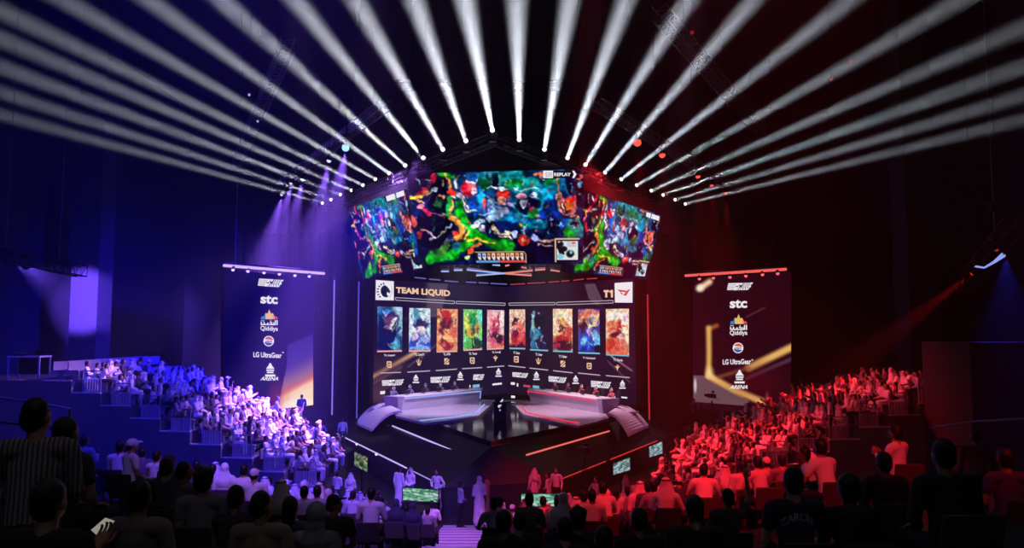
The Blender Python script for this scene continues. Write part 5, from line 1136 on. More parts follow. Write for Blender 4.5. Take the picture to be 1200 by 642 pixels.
# spots without fixtures, added to colour the stands, floor rows, stage and wall
def key(pos, aim, e, deg, col, nm='key_spot', size=.25): return spot(pos, aim, e, deg, col, .9, size, nm)
key((-5.5, 42, 17.2), (-17.6, 35.6, 4.4), KEY_L * 1.2, 42, (.46, .20, 1.0)); key((-4.5, 38, 17.2), (-11.0, 35, 2.0), KEY_L * .5, 36, (.42, .18, 1.0))
key((-3, 8, 18.5), (-16, 33.5, 4.2), FLOOD_L, 66, (.02, .012, 1.0))  # unseen flood added to turn the step ends blue
key((4.5, 42, 17.2), (14.5, 35.5, 3.0), KEY_R * 1.1, 44, (1.0, .03, .05)); key((3.5, 38, 17.2), (10.2, 35, 1.6), KEY_R * .7, 36, (1.0, .02, .035))
key((4, 8, 18.5), (14, 33, 3.2), FLOOD_R, 55, (1.0, .004, .006))
key((-4.5, 38, 17.0), (-5.5, 26, .8), POOL_L, 34, (.40, .12, 1.0)); key((-2.0, 3.0, 21.5), (-5.4, 24.0, 1.2), FOH_L, 28, (.36, .13, 1.0))
key((3.5, 38, 17.0), (4.8, 26.5, .8), POOL_R, 34, (1.0, .01, .03)); key((3.0, 3.0, 21.5), (4.4, 21.5, 1.4), FOH_R, 25, (1.0, .008, .02))
key((1.5, 39, 17.0), (-.9, 29.6, .6), POOL_C, 12, (1.0, .22, .72), size=.2); key((-.5, 6, 21.0), (-1.6, 27.2, .5), FOH_C, 11, (.8, .16, .9), size=.2)
key((-2.2, 41.2, 15.0), (-4.3, 47.2, 3.9), DESK_FILL, 48, (.80, .62, 1.0)); key((.8, 41.2, 15.0), (3.4, 46.8, 3.9), DESK_FILL, 48, (1.0, .60, .78))  # added spots hidden behind the video board, brightening both desks
key((-6, 19.4, 17.2), (-8.7, 46.8, 2.7), 26000, 11, (.50, .28, 1.0)); key((5, 19.4, 17.2), (7.9, 45.3, 2.7), 19000, 11, (1.0, .22, .50))  # added spots above the view, brightening the wings
key((-4, 20, 20), (-4.9, 32.6, 1.3), FRONT_L, 20, (.50, .22, 1.0)); key((2.5, 20, 20), (1.6, 32.2, 1.3), FRONT_R, 18, (1.0, .025, .09)); key((5, -2, 20), (5.7, 12.4, 4.6), FOH_R * .35, 15, (1.0, .012, .03)); key((0, 2, 16.0), (-2, 8, 4), NEAR_FILL, 70, (1.0, .8, .72))  # added unseen fills for stage-front guests, red side floor and near backs
key((-6, 36, 14), (-22, 50, 4), BACK_L, 75, (.012, .006, 1.0))  # added blue fill for the side wall and the haze before it
# ------------------------------------------------------- haze in the hall
hz = MB().box(((XL + XR) / 2, 27.4, ZC / 2), (XR - XL - .1, 70.5, ZC - .1)).build('haze', [])
m = bpy.data.materials.new('haze'); m.use_nodes = True; nt = m.node_tree; nt.nodes.clear()
o_ = nt.nodes.new('ShaderNodeOutputMaterial'); v_ = nt.nodes.new('ShaderNodeVolumeScatter'); v_.inputs['Density'].default_value = HAZE; v_.inputs['Anisotropy'].default_value = .25
nt.links.new(v_.outputs[0], o_.inputs['Volume']); hz.data.materials.append(m)
hz['kind'] = 'stuff'; hz['label'] = 'thin stage haze filling the hall and showing the light rays'; hz['category'] = 'haze'
# ------------------------------------------- monitors facing the audience
def monitor_pic(seed, k):
    rg = random.Random(seed); p = Paint(0, 0, 1, 1, 44, 26, k[0]); p.grain(.4, seed, (8, 5))
    for i in range(110): p.e(rg.random(), rg.random(), rg.uniform(.02, .09), rg.uniform(.02, .11), rg.choice(k[1:]), rot=rg.uniform(0, 180), soft=.6, k=.85)
    return p
def monitor(name, lab, tl_, tr_, br_, bl_, pal, seed, stand=True, group=None):
    t = thing(name, lab, 'screen', tuple((bl_ + br_) / 2), group=group)
    n = (tr_ - tl_).cross(bl_ - tl_).normalized(); n = -n if n.dot(CAM - tl_) < 0 else n
    me = monitor_pic(seed, pal).mesh('screen', lambda u, v: (tl_.lerp(tr_, u)).lerp(bl_.lerp(br_, u), v) + n * .01, .8)
    o = bpy.data.objects.new('screen', me); COL.objects.link(o); attach(o, t)
    c = (tl_ + br_) / 2; q = [c + (v - c) * 1.04 for v in (tl_, tr_, br_, bl_)]
    MB().prism(q, -n * .07).build('housing', BEZEL, t)
    if stand:
        f = (bl_ + br_) / 2 - n * .05; MB().tube(f, Vector((f.x, f.y, .03)), .04, n=6).build('pole', DARKM, t); MB().box((f.x, f.y, .02), (.7, .5, .04)).build('base_plate', DARKM, t)
    return t
PG = ((40, 60, 40), (110, 170, 90), (170, 200, 120), (190, 130, 110), (60, 110, 80), (120, 120, 170)); PT = ((90, 150, 130), (90, 200, 130), (200, 240, 235), (60, 160, 90), (20, 60, 60), (230, 245, 245), (150, 215, 195), (215, 240, 235))
PC = ((30, 110, 140), (70, 180, 190), (120, 200, 210), (40, 90, 110), (30, 140, 120)); PW = ((100, 130, 140), (190, 220, 220), (120, 170, 150), (60, 90, 110), (220, 235, 235))
def side_mon(lab, px0, y0a, y0b, px1, y1a, y1b, D0, D1, pal, seed):
    a, b = P(px0, y0a, D0), P(px1, y1a, D1); c, d = P(px1, y1b, D1), P(px0, y0b, D0); c.x, c.y = b.x, b.y; d.x, d.y = a.x, a.y
    monitor('side_monitor', lab, a, b, c, d, pal, seed)
side_mon('green-lit monitor nearest the two standing staff on the blue side ledge', 415.5, 529, 545, 431, 536, 553.5, 38.6, 36.8, PG, 1)
side_mon('green-lit monitor second along the ledge on the blue side', 384.5, 510.5, 526, 397.5, 515.5, 532.5, 42.4, 40.6, PG, 2)
side_mon('faint green monitor farthest along the ledge on the blue side', 346.5, 484.5, 499, 355.4, 488, 504, 46, 44, PG, 3)
side_mon('pale monitor nearest the stage front on the red side ledge', 718.5, 543.5, 556.5, 738, 536, 550.5, 37.2, 39.4, PW, 4)
side_mon('pale teal monitor second along the ledge on the red side', 760.5, 523.5, 536, 776, 517, 531, 41.4, 43.4, PW, 5)
side_mon('blue-green monitor third along the ledge on the red side', 814.5, 498.5, 511, 825.6, 493.6, 507, 45, 46.6, PC, 6)
side_mon('blue-green monitor farthest along the ledge by the red sponsor screen', 838, 486, 498, 847.4, 482.4, 495.4, 47, 48.6, PC, 7)
def front_mon(lab, x0, y0, x1, y1, D, seed, tilt=.0):
    monitor('front_monitor', lab, P(x0, y0, D), P(x1, y0 + tilt, D), P(x1, y1 + tilt, D + .12), P(x0, y1, D + .12), PT, seed, False)
    c = (P(x0, y1, D + .15) + P(x1, y1, D + .15)) / 2
front_mon('wide green game monitor at the stage front beside white-robed staff', 472, 571.4, 513.5, 585.6, 31.3, 11, 2.6)
front_mon('wide green game monitor at the stage front before the red-lit group', 611, 578.6, 656, 593, 31.1, 12, 0)
for nm, x0, x1, y, D in (('monitor_table', 470, 515, 588, 31.4), ('monitor_table', 609, 658, 593.6, 31.2)):
    a, b = P(x0, y, D), P(x1, y, D); z = min(a.z, b.z); cx, cy = (a.x + b.x) / 2, D + .25
    t = thing(nm, 'dark low table under the wide monitor on the %s side of the aisle' % ('blue' if x0 < 500 else 'red'), 'table', (cx, cy, 0))
    MB().box((cx, cy, z - .03), (b.x - a.x, .6, .05)).build('table_top', DARKM, t)
    for sx in (-1, 1):
        for sy in (-1, 1): MB().tube((cx + sx * (b.x - a.x) * .46, cy + sy * .25, 0), (cx + sx * (b.x - a.x) * .46, cy + sy * .25, z - .05), .025, n=6).build('leg', DARKM, t)
# ------------------------------------------------------------- the stands
NROW = 9
STEPM = mat('stand_step_face', (96, 92, 104), .8, var=.15, scale=1.0); STEPT = mat('stand_tread', (70, 66, 76), .8)
NOSE = mat('step_nosing', (205, 200, 212), .6); RAILM = mat('rail_paint', (170, 166, 176), .45, .2); BENCHM = mat('bench_shell', (120, 116, 128), .6)
AXIS = -.35
RISE = .545; RUN = 1.43
def row_geo(side, k):
    """Near end of row k (0 = top): inner and outer x, y of the near end, tread height, far end y."""
    if side < 0: x0 = -21.1 + RUN * k; z = 5.75 - RISE * k * .985; yn = 34.0 - .2 * k
    else: x0 = 19.55 - RUN * k; z = 4.75 - RISE * .93 * k; yn = 34.0 - .2 * k
    yf = yn + 9.6 - .12 * k
    if k >= 7: yf = yn + (7.6, 5.6, 3.4)[k - 7] if side < 0 else yn + (6.6, 4.6, 3.0)[k - 7]
    return x0, yn, max(z, .5), yf
SHEAR = -.10
def stand(side, lab):
    t = thing('grandstand', lab, 'grandstand', (side * 15 + AXIS, 38, 0))
    s = -side                                       # direction of descent in x
    for k in range(NROW):
        x0, yn, z, yf = row_geo(side, k); x1 = x0 + s * RUN; sh = SHEAR * side * -1
        pts = [(x0, yn), (x1, yn - .2), (x1 + sh * 8 * side * -1 * -1 * 0, yf - .2), (x0, yf)]
        MB().prism([Vector((x, y, 0)) for x, y in pts], (0, 0, z)).build('tier', STEPM, t)
        # nosing along the near end and the tread
        MB().prism([Vector((x0, yn - .03, z)), Vector((x1, yn - .23, z)), Vector((x1, yn - .12, z)), Vector((x0, yn + .08, z))], (0, 0, .05)).build('nosing', NOSE, t)
        for bx in (x0 + s * .34, x0 + s * 1.03):
          b = MB(); b.box((bx, (yn + yf) / 2 + .25, z + .43), (.42, yf - yn - .7, .04)); b.box((bx - s * .24, (yn + yf) / 2 + .25, z + .62), (.04, yf - yn - .7, .42))
          for yy in (yn + .8, (yn + yf) / 2, yf - .6): b.box((bx, yy, z + .2), (.3, .06, .42))
          b.build('bench', BENCHM, t)
    # flat platform behind the top row
    x0, yn, z, yf = row_geo(side, 0)
    MB().prism([Vector((x0, yn - .0, 0)), Vector((x0, yf, 0)), Vector((x0 - s * 5, yf, 0)), Vector((x0 - s * 5, yn + 1.2, 0))], (0, 0, z)).build('platform', STEPM, t)
    return t
stand(-1, 'stepped grandstand of benches facing the stage under blue light'); stand(1, 'stepped grandstand of benches facing the stage under red light')
def guardrail(side, k):
    x0, yn, z, yf = row_geo(side, k); s = -side; x1 = x0 + s * RUN
    nm = 'blue' if side < 0 else 'red'
    t = thing('guardrail', 'white end rail of the %s step from the top of the %s-lit stand' % (ORD[k + 1], nm), 'railing', ((x0 + x1) / 2, yn, z), group='end rails of the %s-lit stand' % nm)
    a, b = Vector((x0 + s * .5, yn + .02, z)), Vector((x1 - s * .04, yn - .14, z))
    for p in (a, b): MB().tube(p, p + Vector((0, 0, 1.0)), .025, n=6).build('post', RAILM, t)
    MB().tube(a + Vector((0, 0, 1.0)), b + Vector((0, 0, 1.0)), .025, n=6).build('top_rail', RAILM, t)
    mb = MB(); n = 7
    for i in range(n): p = a.lerp(b, (i + .5) / n); mb.box(p + Vector((0, 0, .32)), ((b - a).length / n * .72, .02, .52), rz=math.atan2(b.y - a.y, b.x - a.x))
    mb.tube(a + Vector((0, 0, .6)), b + Vector((0, 0, .6)), .018, n=5); mb.tube(a + Vector((0, 0, .07)), b + Vector((0, 0, .07)), .018, n=5)
    mb.build('bar_panel', RAILM, t)
for sd in (-1, 1):
    for k in range(1 if sd < 0 else 0, NROW): guardrail(sd, k)
# front desk on the blue platform and its frame
dk = thing('control_table', 'table with a pale top edge and legs on the blue platform', 'table', tuple(P(26, 447, 35.2)))
a, b = P(9, 418, 35.0), P(41, 421.5, 34.6); zt = a.z; zf = row_geo(-1, 0)[2]; b.z = zt
MB().box(((a.x + b.x) / 2, a.y + .4, zt), (b.x - a.x, .9, .07)).build('table_top', NOSE, dk)
for x in (a.x + .05, b.x - .05):
    for y in (a.y, a.y + .8): MB().box((x, y, (zt + zf) / 2), (.07, .07, zt - zf)).build('leg', RAILM, dk)
MB().box(((a.x + b.x) / 2, a.y + .75, (zt + zf) / 2 + .1), (b.x - a.x - .1, .03, (zt - zf) * .8)).build('modesty_panel', BLACK, dk)
for i, (x, lab) in enumerate(((a.x + .35, 'dark mixing desk at the outer end of the control table'), (b.x - .4, 'dark laptop at the inner end of the control table'))):
    t = thing('mixing_desk' if i == 0 else 'laptop', lab, 'mixing desk' if i == 0 else 'laptop', (x, a.y + .4, zt + .035))
    if i == 0:
        MB().prism([Vector((x - .25, a.y + .2, zt + .037)), Vector((x - .25, a.y + .2, zt + .10)), Vector((x - .25, a.y + .65, zt + .18)), Vector((x - .25, a.y + .65, zt + .037))], (.55, 0, 0)).build('console', DARKM, t); MB().box((x + .02, a.y + .42, zt + .155), (.4, .05, .02)).build('fader_bank', RAILM, t)
    else:
        MB().box((x, a.y + .35, zt + .047), (.36, .25, .02)).build('keyboard', DARKM, t); MB().box((x, a.y + .50, zt + .17), (.36, .015, .25)).build('lid', DARKM, t)

# -------------------------------------------------------------- the crowd
SPEC = {
 'robe_scarf': dict(pose='sit', dress='robe', style='scarf', arms='lap'), 'robe_scarf_lean': dict(pose='sit', dress='robe', style='scarf', arms='thigh', lean=.14),
 'robe_bare': dict(pose='sit', dress='robe', style='hair', arms='cross'), 'robe_clap': dict(pose='sit', dress='robe', style='scarf', arms='clap'),
 'tee': dict(pose='sit', dress='tee', style='hair', arms='thigh', lean=.16), 'tee_up': dict(pose='sit', dress='tee', style='hair', arms=('lap', 'up')), 'shirt_clap': dict(pose='sit', dress='shirt', style='beard', arms='clap', lean=.04),
 'shirt_phone': dict(pose='sit', dress='shirt', style='hair', arms=('lap', 'phone')), 'woman': dict(pose='sit', dress='robe', style='hijab', arms='lap', woman=True), 'woman_clap': dict(pose='sit', dress='shirt', style='long', arms='clap', woman=True), 'cap': dict(pose='sit', dress='tee', style='cap', arms='lap', lean=.06),
 'stand_robe': dict(pose='stand', dress='robe', style='scarf', arms='down'), 'stand_shirt': dict(pose='stand', dress='shirt', style='hair', arms='hip'), 'stand_up': dict(pose='stand', dress='tee', style='hair', arms=('down', 'up'))}
PROTO = {}
def proto(k):
    if k not in PROTO: PROTO[k] = one_mesh_person(yaw=random.uniform(-.25, .25), **SPEC[k])
    return PROTO[k]
DESC = {'robe_scarf': 'seated man in robe and headcloth', 'robe_scarf_lean': 'man in robe and headcloth leaning forward', 'robe_bare': 'bareheaded man in robe with crossed arms', 'robe_clap': 'man in robe and headcloth clapping', 'tee': 'dark-haired fan leaning forward', 'tee_up': 'fan raising one arm', 'shirt_clap': 'bearded fan clapping', 'shirt_phone': 'fan holding up one hand', 'woman': 'seated woman in headscarf', 'woman_clap': 'long-haired woman clapping', 'cap': 'seated fan in a cap', 'stand_robe': 'standing man in robe', 'stand_shirt': 'standing fan with hands on hips', 'stand_up': 'standing fan raising one arm'}
WHITES = [(.82, .80, .84), (.86, .86, .88), (.78, .76, .80), (.72, .70, .74)]; MIDS = [(.40, .38, .44), (.30, .34, .46), (.5, .36, .34), (.24, .24, .3)]; DARKS = [(.06, .06, .08), (.1, .08, .1), (.05, .07, .12)]
NPERS = [0]
QUEUE = []
def spectator(kind, x, y, z, rz, lab, group, col, sc=1.0, now=True):
    if not now: QUEUE.append((kind, x, y, z, rz, lab, group, col, sc)); return
    o = bpy.data.objects.new('person', proto(kind)); COL.objects.link(o); o.location = (x, y, z); o.rotation_euler = (0, 0, rz); o.scale = (sc, sc, sc)
    o.color = (*col, 1); tag(o, lab, 'person', group); NPERS[0] += 1; return o
def flush_crowd(limit):
    """The nearest of the queued spectators become objects; those beyond the limit, the far seats of both stands, one mass."""
    QUEUE.sort(key=lambda q: math.hypot(q[1], q[2]))
    n = max(0, limit - NPERS[0])
    for q in QUEUE[:n]: spectator(*q)
    rest = QUEUE[n:]
    if not rest: return
    cols = sorted({q[7] for q in rest}); mats = [SKIN, HAIR, TROUS, SHOE, SCARFW]; cm = {}
    for c in cols:
        m = mat('crowd_cloth_%d' % len(cm), (128, 128, 128), .85); b = m.node_tree.nodes['Principled BSDF']
        for nd in m.node_tree.nodes:
            if nd.type == 'MIX':
                nd.inputs[6].default_value = (*[v * .8 for v in c], 1); nd.inputs[7].default_value = (*[min(1, v * 1.08) for v in c], 1)
        cm[c] = len(mats); mats.append(m)
    LOW = {}
    V, Fc, MI = [], [], []; nv = 0
    for kind, x, y, z, rz, lab, group, col, sc in rest:
        if kind not in LOW:
            src = proto(kind); o = bpy.data.objects.new('tmp', src); COL.objects.link(o); d = o.modifiers.new('d', 'DECIMATE'); d.ratio = .42
            dg = bpy.context.evaluated_depsgraph_get(); dg.update(); me = bpy.data.meshes.new_from_object(o.evaluated_get(dg)); bpy.data.objects.remove(o)
            co = np.array([v.co[:] for v in me.vertices]); LOW[kind] = (co, [tuple(p.vertices) for p in me.polygons], [p.material_index for p in me.polygons], list(src.materials)); bpy.data.meshes.remove(me)
        co, fs, mi, ms = LOW[kind]; c, s_ = math.cos(rz), math.sin(rz); w = co * sc
        w = np.stack([w[:, 0] * c - w[:, 1] * s_ + x, w[:, 0] * s_ + w[:, 1] * c + y, w[:, 2] + z], 1)
        V.append(w); Fc += [tuple(i + nv for i in f) for f in fs]; mp = [cm[col] if m_ is CLOTH else mats.index(m_) if m_ in mats else 1 for m_ in ms]; MI += [mp[i] for i in mi]; nv += len(co)
    me = bpy.data.meshes.new('crowd'); me.from_pydata(np.concatenate(V).tolist(), [], Fc)
    for m in mats: me.materials.append(m)
    me.polygons.foreach_set('material_index', np.array(MI, np.int32)); me.polygons.foreach_set('use_smooth', np.ones(len(Fc), bool)); me.update()
    o = bpy.data.objects.new('crowd', me); COL.objects.link(o); o['kind'] = 'stuff'; o['category'] = 'crowd'; o['label'] = 'mass of spectators in the far seats of both stands'
    print('individual', NPERS[0], 'in the mass', len(rest), 'faces', len(Fc))
def tone(c):
    m = max(c); return 'pale' if m > .6 else 'mid-toned' if m > .2 else 'dark'
rg = random.Random(42)
KINDS_L = ['robe_scarf'] * 4 + ['robe_scarf_lean'] * 2 + ['robe_clap'] * 2 + ['robe_bare'] * 3 + ['tee'] * 6 + ['shirt_clap'] * 3 + ['shirt_phone'] * 2 + ['woman'] * 3 + ['woman_clap'] + ['cap'] * 2 + ['tee_up'] * 2
def fill_stand(side):
    nm = 'blue' if side < 0 else 'red'; s = -side
    for k in range(NROW):
        x0, yn, z, yf = row_geo(side, k)
        if side < 0 and k == 0: continue
        hi = 8 if (side < 0 and k == 1) else 10 if k in (0, 1) else 15
        for sub in (0, 1):
            for j in range(hi):
                if rg.random() < .08: continue
                y = yn + .62 + j * .585 + rg.uniform(-.06, .06)
                if y > yf - .45: continue
                kind = rg.choice(KINDS_L)
                if (j in (0, 3) and k in (3, 6) and sub) or (j == 5 and k == 2 and not sub) or (side > 0 and k == 1 and j == 2): kind = rg.choice(['stand_robe', 'stand_up', 'stand_shirt'])
                col = rg.choice(WHITES) if ('robe' in kind or rg.random() < .22) else rg.choice(MIDS + DARKS * 2)
                if kind == 'woman': col = rg.choice(DARKS + MIDS[:1] + WHITES[:1])
                x = x0 + s * ((.36, 1.05)[sub] if 'stand' not in kind else .98) + rg.uniform(-.03, .03)
                rz = -s * (math.pi / 2) + s * rg.uniform(.05, .5)
                lab = '%s, %s, %s %s seat, %s step of %s-lit stand' % (DESC[kind], tone(col), ORD[j + 1], ('upper', 'lower')[sub], ORD[k + 1], nm)
                spectator(kind, x, y, z, rz, lab, 'spectators in the %s-lit stand' % nm, col, rg.uniform(.97, 1.08), now=False)
fill_stand(-1); fill_stand(1)
# -------------------------------------------------- chairs of the raked floor
def make_chair():
    t = thing('audience_chair', 'padded audience chair standing in a row on the raked floor', 'chair', (0, 0, 0), 0, 'audience chairs on the raked floor')
    MB().box((0, .02, .42), (.46, .44, .06)).build('seat', FABRIC, t, bevel=.02)
    b = MB(); b.prism([Vector((-.23, -.20, .44)), Vector((.23, -.20, .44)), Vector((.23, -.29, .86)), Vector((-.23, -.29, .86))], (0, -.045, 0)); b.build('backrest', FABRIC, t, bevel=.02)
    for sx in (-1, 1):
        for y in (-.18, .2): MB().tube((sx * .2, y, 0), (sx * .2, y * .92, .40), .016, n=6).build('leg', DARKM, t)
    return t
CHAIR0 = make_chair(); CH_USED = [False]
def chair(x, y, z, rz=0):
    if not CH_USED[0]: CH_USED[0] = True; CHAIR0.location = (x, y, z); CHAIR0.rotation_euler = (0, 0, rz); return CHAIR0
    return dup(CHAIR0, (x, y, z), rz)
def row_y(k): return BANK_Y0 + (k + .42) * PITCH
def row_of(D): return int(round((D - BANK_Y0) / PITCH - .42))
TAKEN = []
def bank_person(kind, px, D, lab, col, yaw=0, sc=1.0, raise_=0.0, group=None):
    k = row_of(D); y = row_y(k); x = (px - 600) / F * y; z = bank_z(x, y)
    TAKEN.append((x, y)); chair(x, y, z)
    return spectator(kind, x, y, z, yaw, lab, group, col, sc)
# mid rows: specific lit figures first
BP = [('shirt_clap', 438, 16.0, 'broad man in pale shirt seen from behind beside the aisle chairs', WHITES[0], 0, 1.1), ('woman', 467, 19.8, 'woman in dark headscarf seated in front of the broad pale-shirted man', (.05, .05, .12), 0, 1),
      ('woman', 486, 20.6, 'woman in dark headscarf with pale chair back, next to the aisle', (.06, .05, .13), .1, 1), ('shirt_clap', 508, 25.0, 'dark-haired man in white shirt at the aisle below the wide monitor', WHITES[1], .1, 1.05),
      ('robe_bare', 503, 23.3, 'man with purple-lit head right behind the white-shirted aisle man', MIDS[0], 0, .95), ('cap', 600, 24.2, 'pink-lit fan in a cap first on the red side of the aisle', WHITES[2], -.2, 1), ('tee', 636, 18.8, 'fan in bright red-lit shirt centred below the red group monitor', WHITES[1], 0, 1.05),
      ('robe_scarf', 655, 19.7, 'man in headcloth red-lit at the end of the monitor table', WHITES[0], .2, 1), ('shirt_phone', 679, 23.3, 'fan turned towards the aisle with face lit red', MIDS[2], 1.6, 1), ('tee', 708, 16.1, 'fan in large red-lit shirt bending behind a dark head', WHITES[0], .3, 1.08),
      ('robe_scarf', 734, 19.7, 'man in red-lit headcloth between two dark heads', WHITES[1], 0, 1), ('shirt_clap', 772, 17.9, 'bearded fan in a tight red-lit shirt, row behind the raised arm', WHITES[1], 0, 1.05), ('tee_up', 760, 22.4, 'fan raising an arm among the red-lit floor rows', MIDS[2], .1, 1),
      ('woman', 788, 24.2, 'woman in headscarf at the red end of the mid floor rows', WHITES[3], 0, 1), ('tee', 822, 15.2, 'fan in red-lit shirt low in front of the first stand steps', WHITES[1], -.1, 1.05), ('shirt_phone', 866, 15.2, 'red-lit fan with one hand at head height below the stand', WHITES[2], -.2, 1), ('tee', 889, 14.3, 'fan whose shoulder glows red below the stand steps', WHITES[3], .4, 1),
      ('robe_scarf', 334, 13.4, 'man in white headcloth from behind, in front of dark heads on blue side', WHITES[1], 0, 1), ('tee', 290, 16.1, 'fan in white shirt leaning, fifth row edge of the blue side', WHITES[0], .2, 1.05), ('robe_scarf', 258, 18.8, 'man in white headcloth small beyond the curly head', WHITES[0], 0, 1),
      ('cap', 157, 15.2, 'fan in a white cap glowing violet, outermost on the blue side floor', WHITES[1], -.7, 1.1), ('robe_bare', 190, 16.1, 'man with violet-lit shoulders next to the white cap', WHITES[0], -.3, 1), ('shirt_clap', 322, 20.6, 'bearded fan turned back towards the upper rows on the blue side', MIDS[0], 2.4, 1), ('robe_scarf', 378, 17.0, 'man in headcloth lit violet left of the broad pale shirt', WHITES[2], .1, 1),
      ('tee', 949, 12.5, 'fan with red-lit face turned sideways behind the jersey wearer', WHITES[3], 1.2, 1), ('tee', 966, 11.6, 'fan in bright red-lit shirt beside the lettered jersey', WHITES[1], .5, 1.05), ('shirt_clap', 1047, 12.5, 'bearded fan with red-lit shoulder high on the red side floor', WHITES[1], .6, 1.05)]
for kind, px, D, lab, col, yaw, sc in BP: bank_person(kind, px, D, lab, col, yaw, sc)
rg2 = random.Random(5)
KF = ['robe_scarf', 'robe_scarf', 'robe_bare', 'tee', 'tee', 'shirt_clap', 'woman', 'cap', 'shirt_phone', 'robe_scarf_lean']
for k in range(14, BANK_N - 1):
    y = row_y(k)
    for sd in (-1, 1):
        for j in range(11):
            x = (XA0 - .42 - j * .62) if sd < 0 else (XA1 + .42 + j * .62)
            if rg2.random() < (.66 if k < 20 else .58): continue
            if any(abs(x - a) < .6 and abs(y - b) < .5 for a, b in TAKEN): continue
            if abs(x) * F / y > 520: continue
            ppx = 600 + x * F / y
            if y > 20.5 and (602 < ppx < 664 or 466 < ppx < 512): continue        # nobody in front of the wide monitors
            kind = rg2.choice(KF); col = rg2.choice(WHITES) if rg2.random() < .5 else rg2.choice(MIDS + DARKS)
            lab = '%s, %s, %s row, %s seat on %s side' % (DESC[kind], tone(col), ORD[BANK_N - k], ORD[j + 1], 'blue' if sd < 0 else 'red')
            z = bank_z(x, y); chair(x, y, z); spectator(kind, x, y, z, rg2.uniform(-.35, .35), lab, 'spectators on the raked floor', col, rg2.uniform(.94, 1.04))
for k, xs_ in ((22, (-3.2,)), (23, (-3.15, -3.8)), (25, (-3.2,)), (28, (-3.2, -3.8))):
    for x in xs_: 
        y = row_y(k)
        if not any(abs(x - a) < .5 and abs(y - b) < .4 for a, b in TAKEN): chair(x, y, bank_z(x, y))
# ---------------------------------- near figures, dark backs of the audience
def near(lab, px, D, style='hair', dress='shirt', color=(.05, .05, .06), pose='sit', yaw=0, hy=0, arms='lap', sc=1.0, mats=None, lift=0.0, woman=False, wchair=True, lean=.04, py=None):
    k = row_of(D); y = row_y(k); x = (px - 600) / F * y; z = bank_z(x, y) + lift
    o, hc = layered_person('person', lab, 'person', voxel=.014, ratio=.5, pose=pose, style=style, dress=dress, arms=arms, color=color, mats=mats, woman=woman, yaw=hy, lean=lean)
    if py is not None:          # seat height set so that the head stands where the photograph shows it
        zh = P(px, py, y).z; z = zh - hc[2] * sc
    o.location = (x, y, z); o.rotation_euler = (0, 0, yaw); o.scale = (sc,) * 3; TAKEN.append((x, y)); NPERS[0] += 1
    if pose == 'sit' and wchair: chair(x, y, z)
    zb = bank_z(x, y)
    if z - zb > .06:            # the near rows stand on loose platforms
        t = thing('row_platform', 'black row platform under the ' + ' '.join(lab.split()[:11]), 'platform', (x, y, zb))
        MB().box((x, y + .08, (zb + z) / 2 - .02), (.95, .86, z - zb - .04)).build('platform_body', BLACK, t); MB().box((x, y + .08, z - .02), (.97, .88, .04)).build('platform_top', mat('platform_carpet', (30, 28, 32), .95), t)
    return o, hc
near('tall standing man in a striped shirt near the rail on the blue side', 48, 4.6, 'hair', 'shirt', (.34, .30, .36), 'stand', .4, -.5, 'front', mats={'top': STRIPE}, py=489)
near('dark-haired man from behind, beside the striped-shirt man', 78, 5.5, 'hair', 'tee', (.05, .05, .07), py=508, yaw=-.2)
near('dark-haired fan from behind between white cap and curly head', 200, 9.1, 'hair', 'tee', (.05, .05, .08), py=549)
near('fan in dark blue shirt, head turned to the stage, beside the curly head', 221, 9.1, 'hair', 'shirt', (.16, .15, .25), py=553, hy=-.7)
near('fan with big curly hair from behind on the blue side', 243, 7.3, 'curly', 'tee', (.30, .28, .38), py=564)
near('round dark head from behind, two seats from the big curly hair', 281, 7.3, 'hair', 'tee', (.06, .05, .07), py=584)
near('broad man in brown jacket with face turned towards the red side', 311, 6.4, 'hair', 'shirt', (.32, .24, .20), py=594, hy=-.6, sc=1.06)
near('long dark-haired fan from behind beside the hooded person', 344, 8.2, 'long', 'tee', (.10, .10, .2), py=596, woman=True)
near('person in a pale hood from behind near the bottom middle', 374, 7.9, 'hood', 'shirt', (.34, .36, .40), py=606)
near('man in dark flat cap facing towards the aisle', 395, 9.4, 'cap', 'tee', (.06, .05, .06), py=592, hy=-.8, mats={'scarf': HAIR})
near('man in grey jacket from behind holding a lit phone', 168, 5.5, 'hair', 'shirt', (.24, .21, .23), py=584, sc=1.05, arms=('lap', 'lap'))
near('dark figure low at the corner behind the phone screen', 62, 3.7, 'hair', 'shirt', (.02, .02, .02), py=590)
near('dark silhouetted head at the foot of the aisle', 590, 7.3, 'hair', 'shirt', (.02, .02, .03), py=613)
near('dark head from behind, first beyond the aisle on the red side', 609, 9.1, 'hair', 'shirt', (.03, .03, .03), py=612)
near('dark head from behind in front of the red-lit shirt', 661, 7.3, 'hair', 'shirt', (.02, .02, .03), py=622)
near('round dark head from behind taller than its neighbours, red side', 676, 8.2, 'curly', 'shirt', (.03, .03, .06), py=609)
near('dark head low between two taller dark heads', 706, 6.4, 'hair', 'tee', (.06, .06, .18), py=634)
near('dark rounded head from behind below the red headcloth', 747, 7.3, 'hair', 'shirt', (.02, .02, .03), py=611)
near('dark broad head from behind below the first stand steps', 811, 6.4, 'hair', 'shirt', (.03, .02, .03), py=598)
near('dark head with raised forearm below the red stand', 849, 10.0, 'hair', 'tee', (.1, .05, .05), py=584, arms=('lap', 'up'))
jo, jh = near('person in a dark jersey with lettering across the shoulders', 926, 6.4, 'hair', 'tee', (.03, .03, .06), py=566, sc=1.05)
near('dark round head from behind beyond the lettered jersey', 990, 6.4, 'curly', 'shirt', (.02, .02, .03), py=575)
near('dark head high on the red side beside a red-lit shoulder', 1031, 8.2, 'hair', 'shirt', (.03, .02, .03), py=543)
near('large dark silhouetted person high on the red side', 1102, 5.5, 'hair', 'shirt', (.02, .02, .03), py=534)
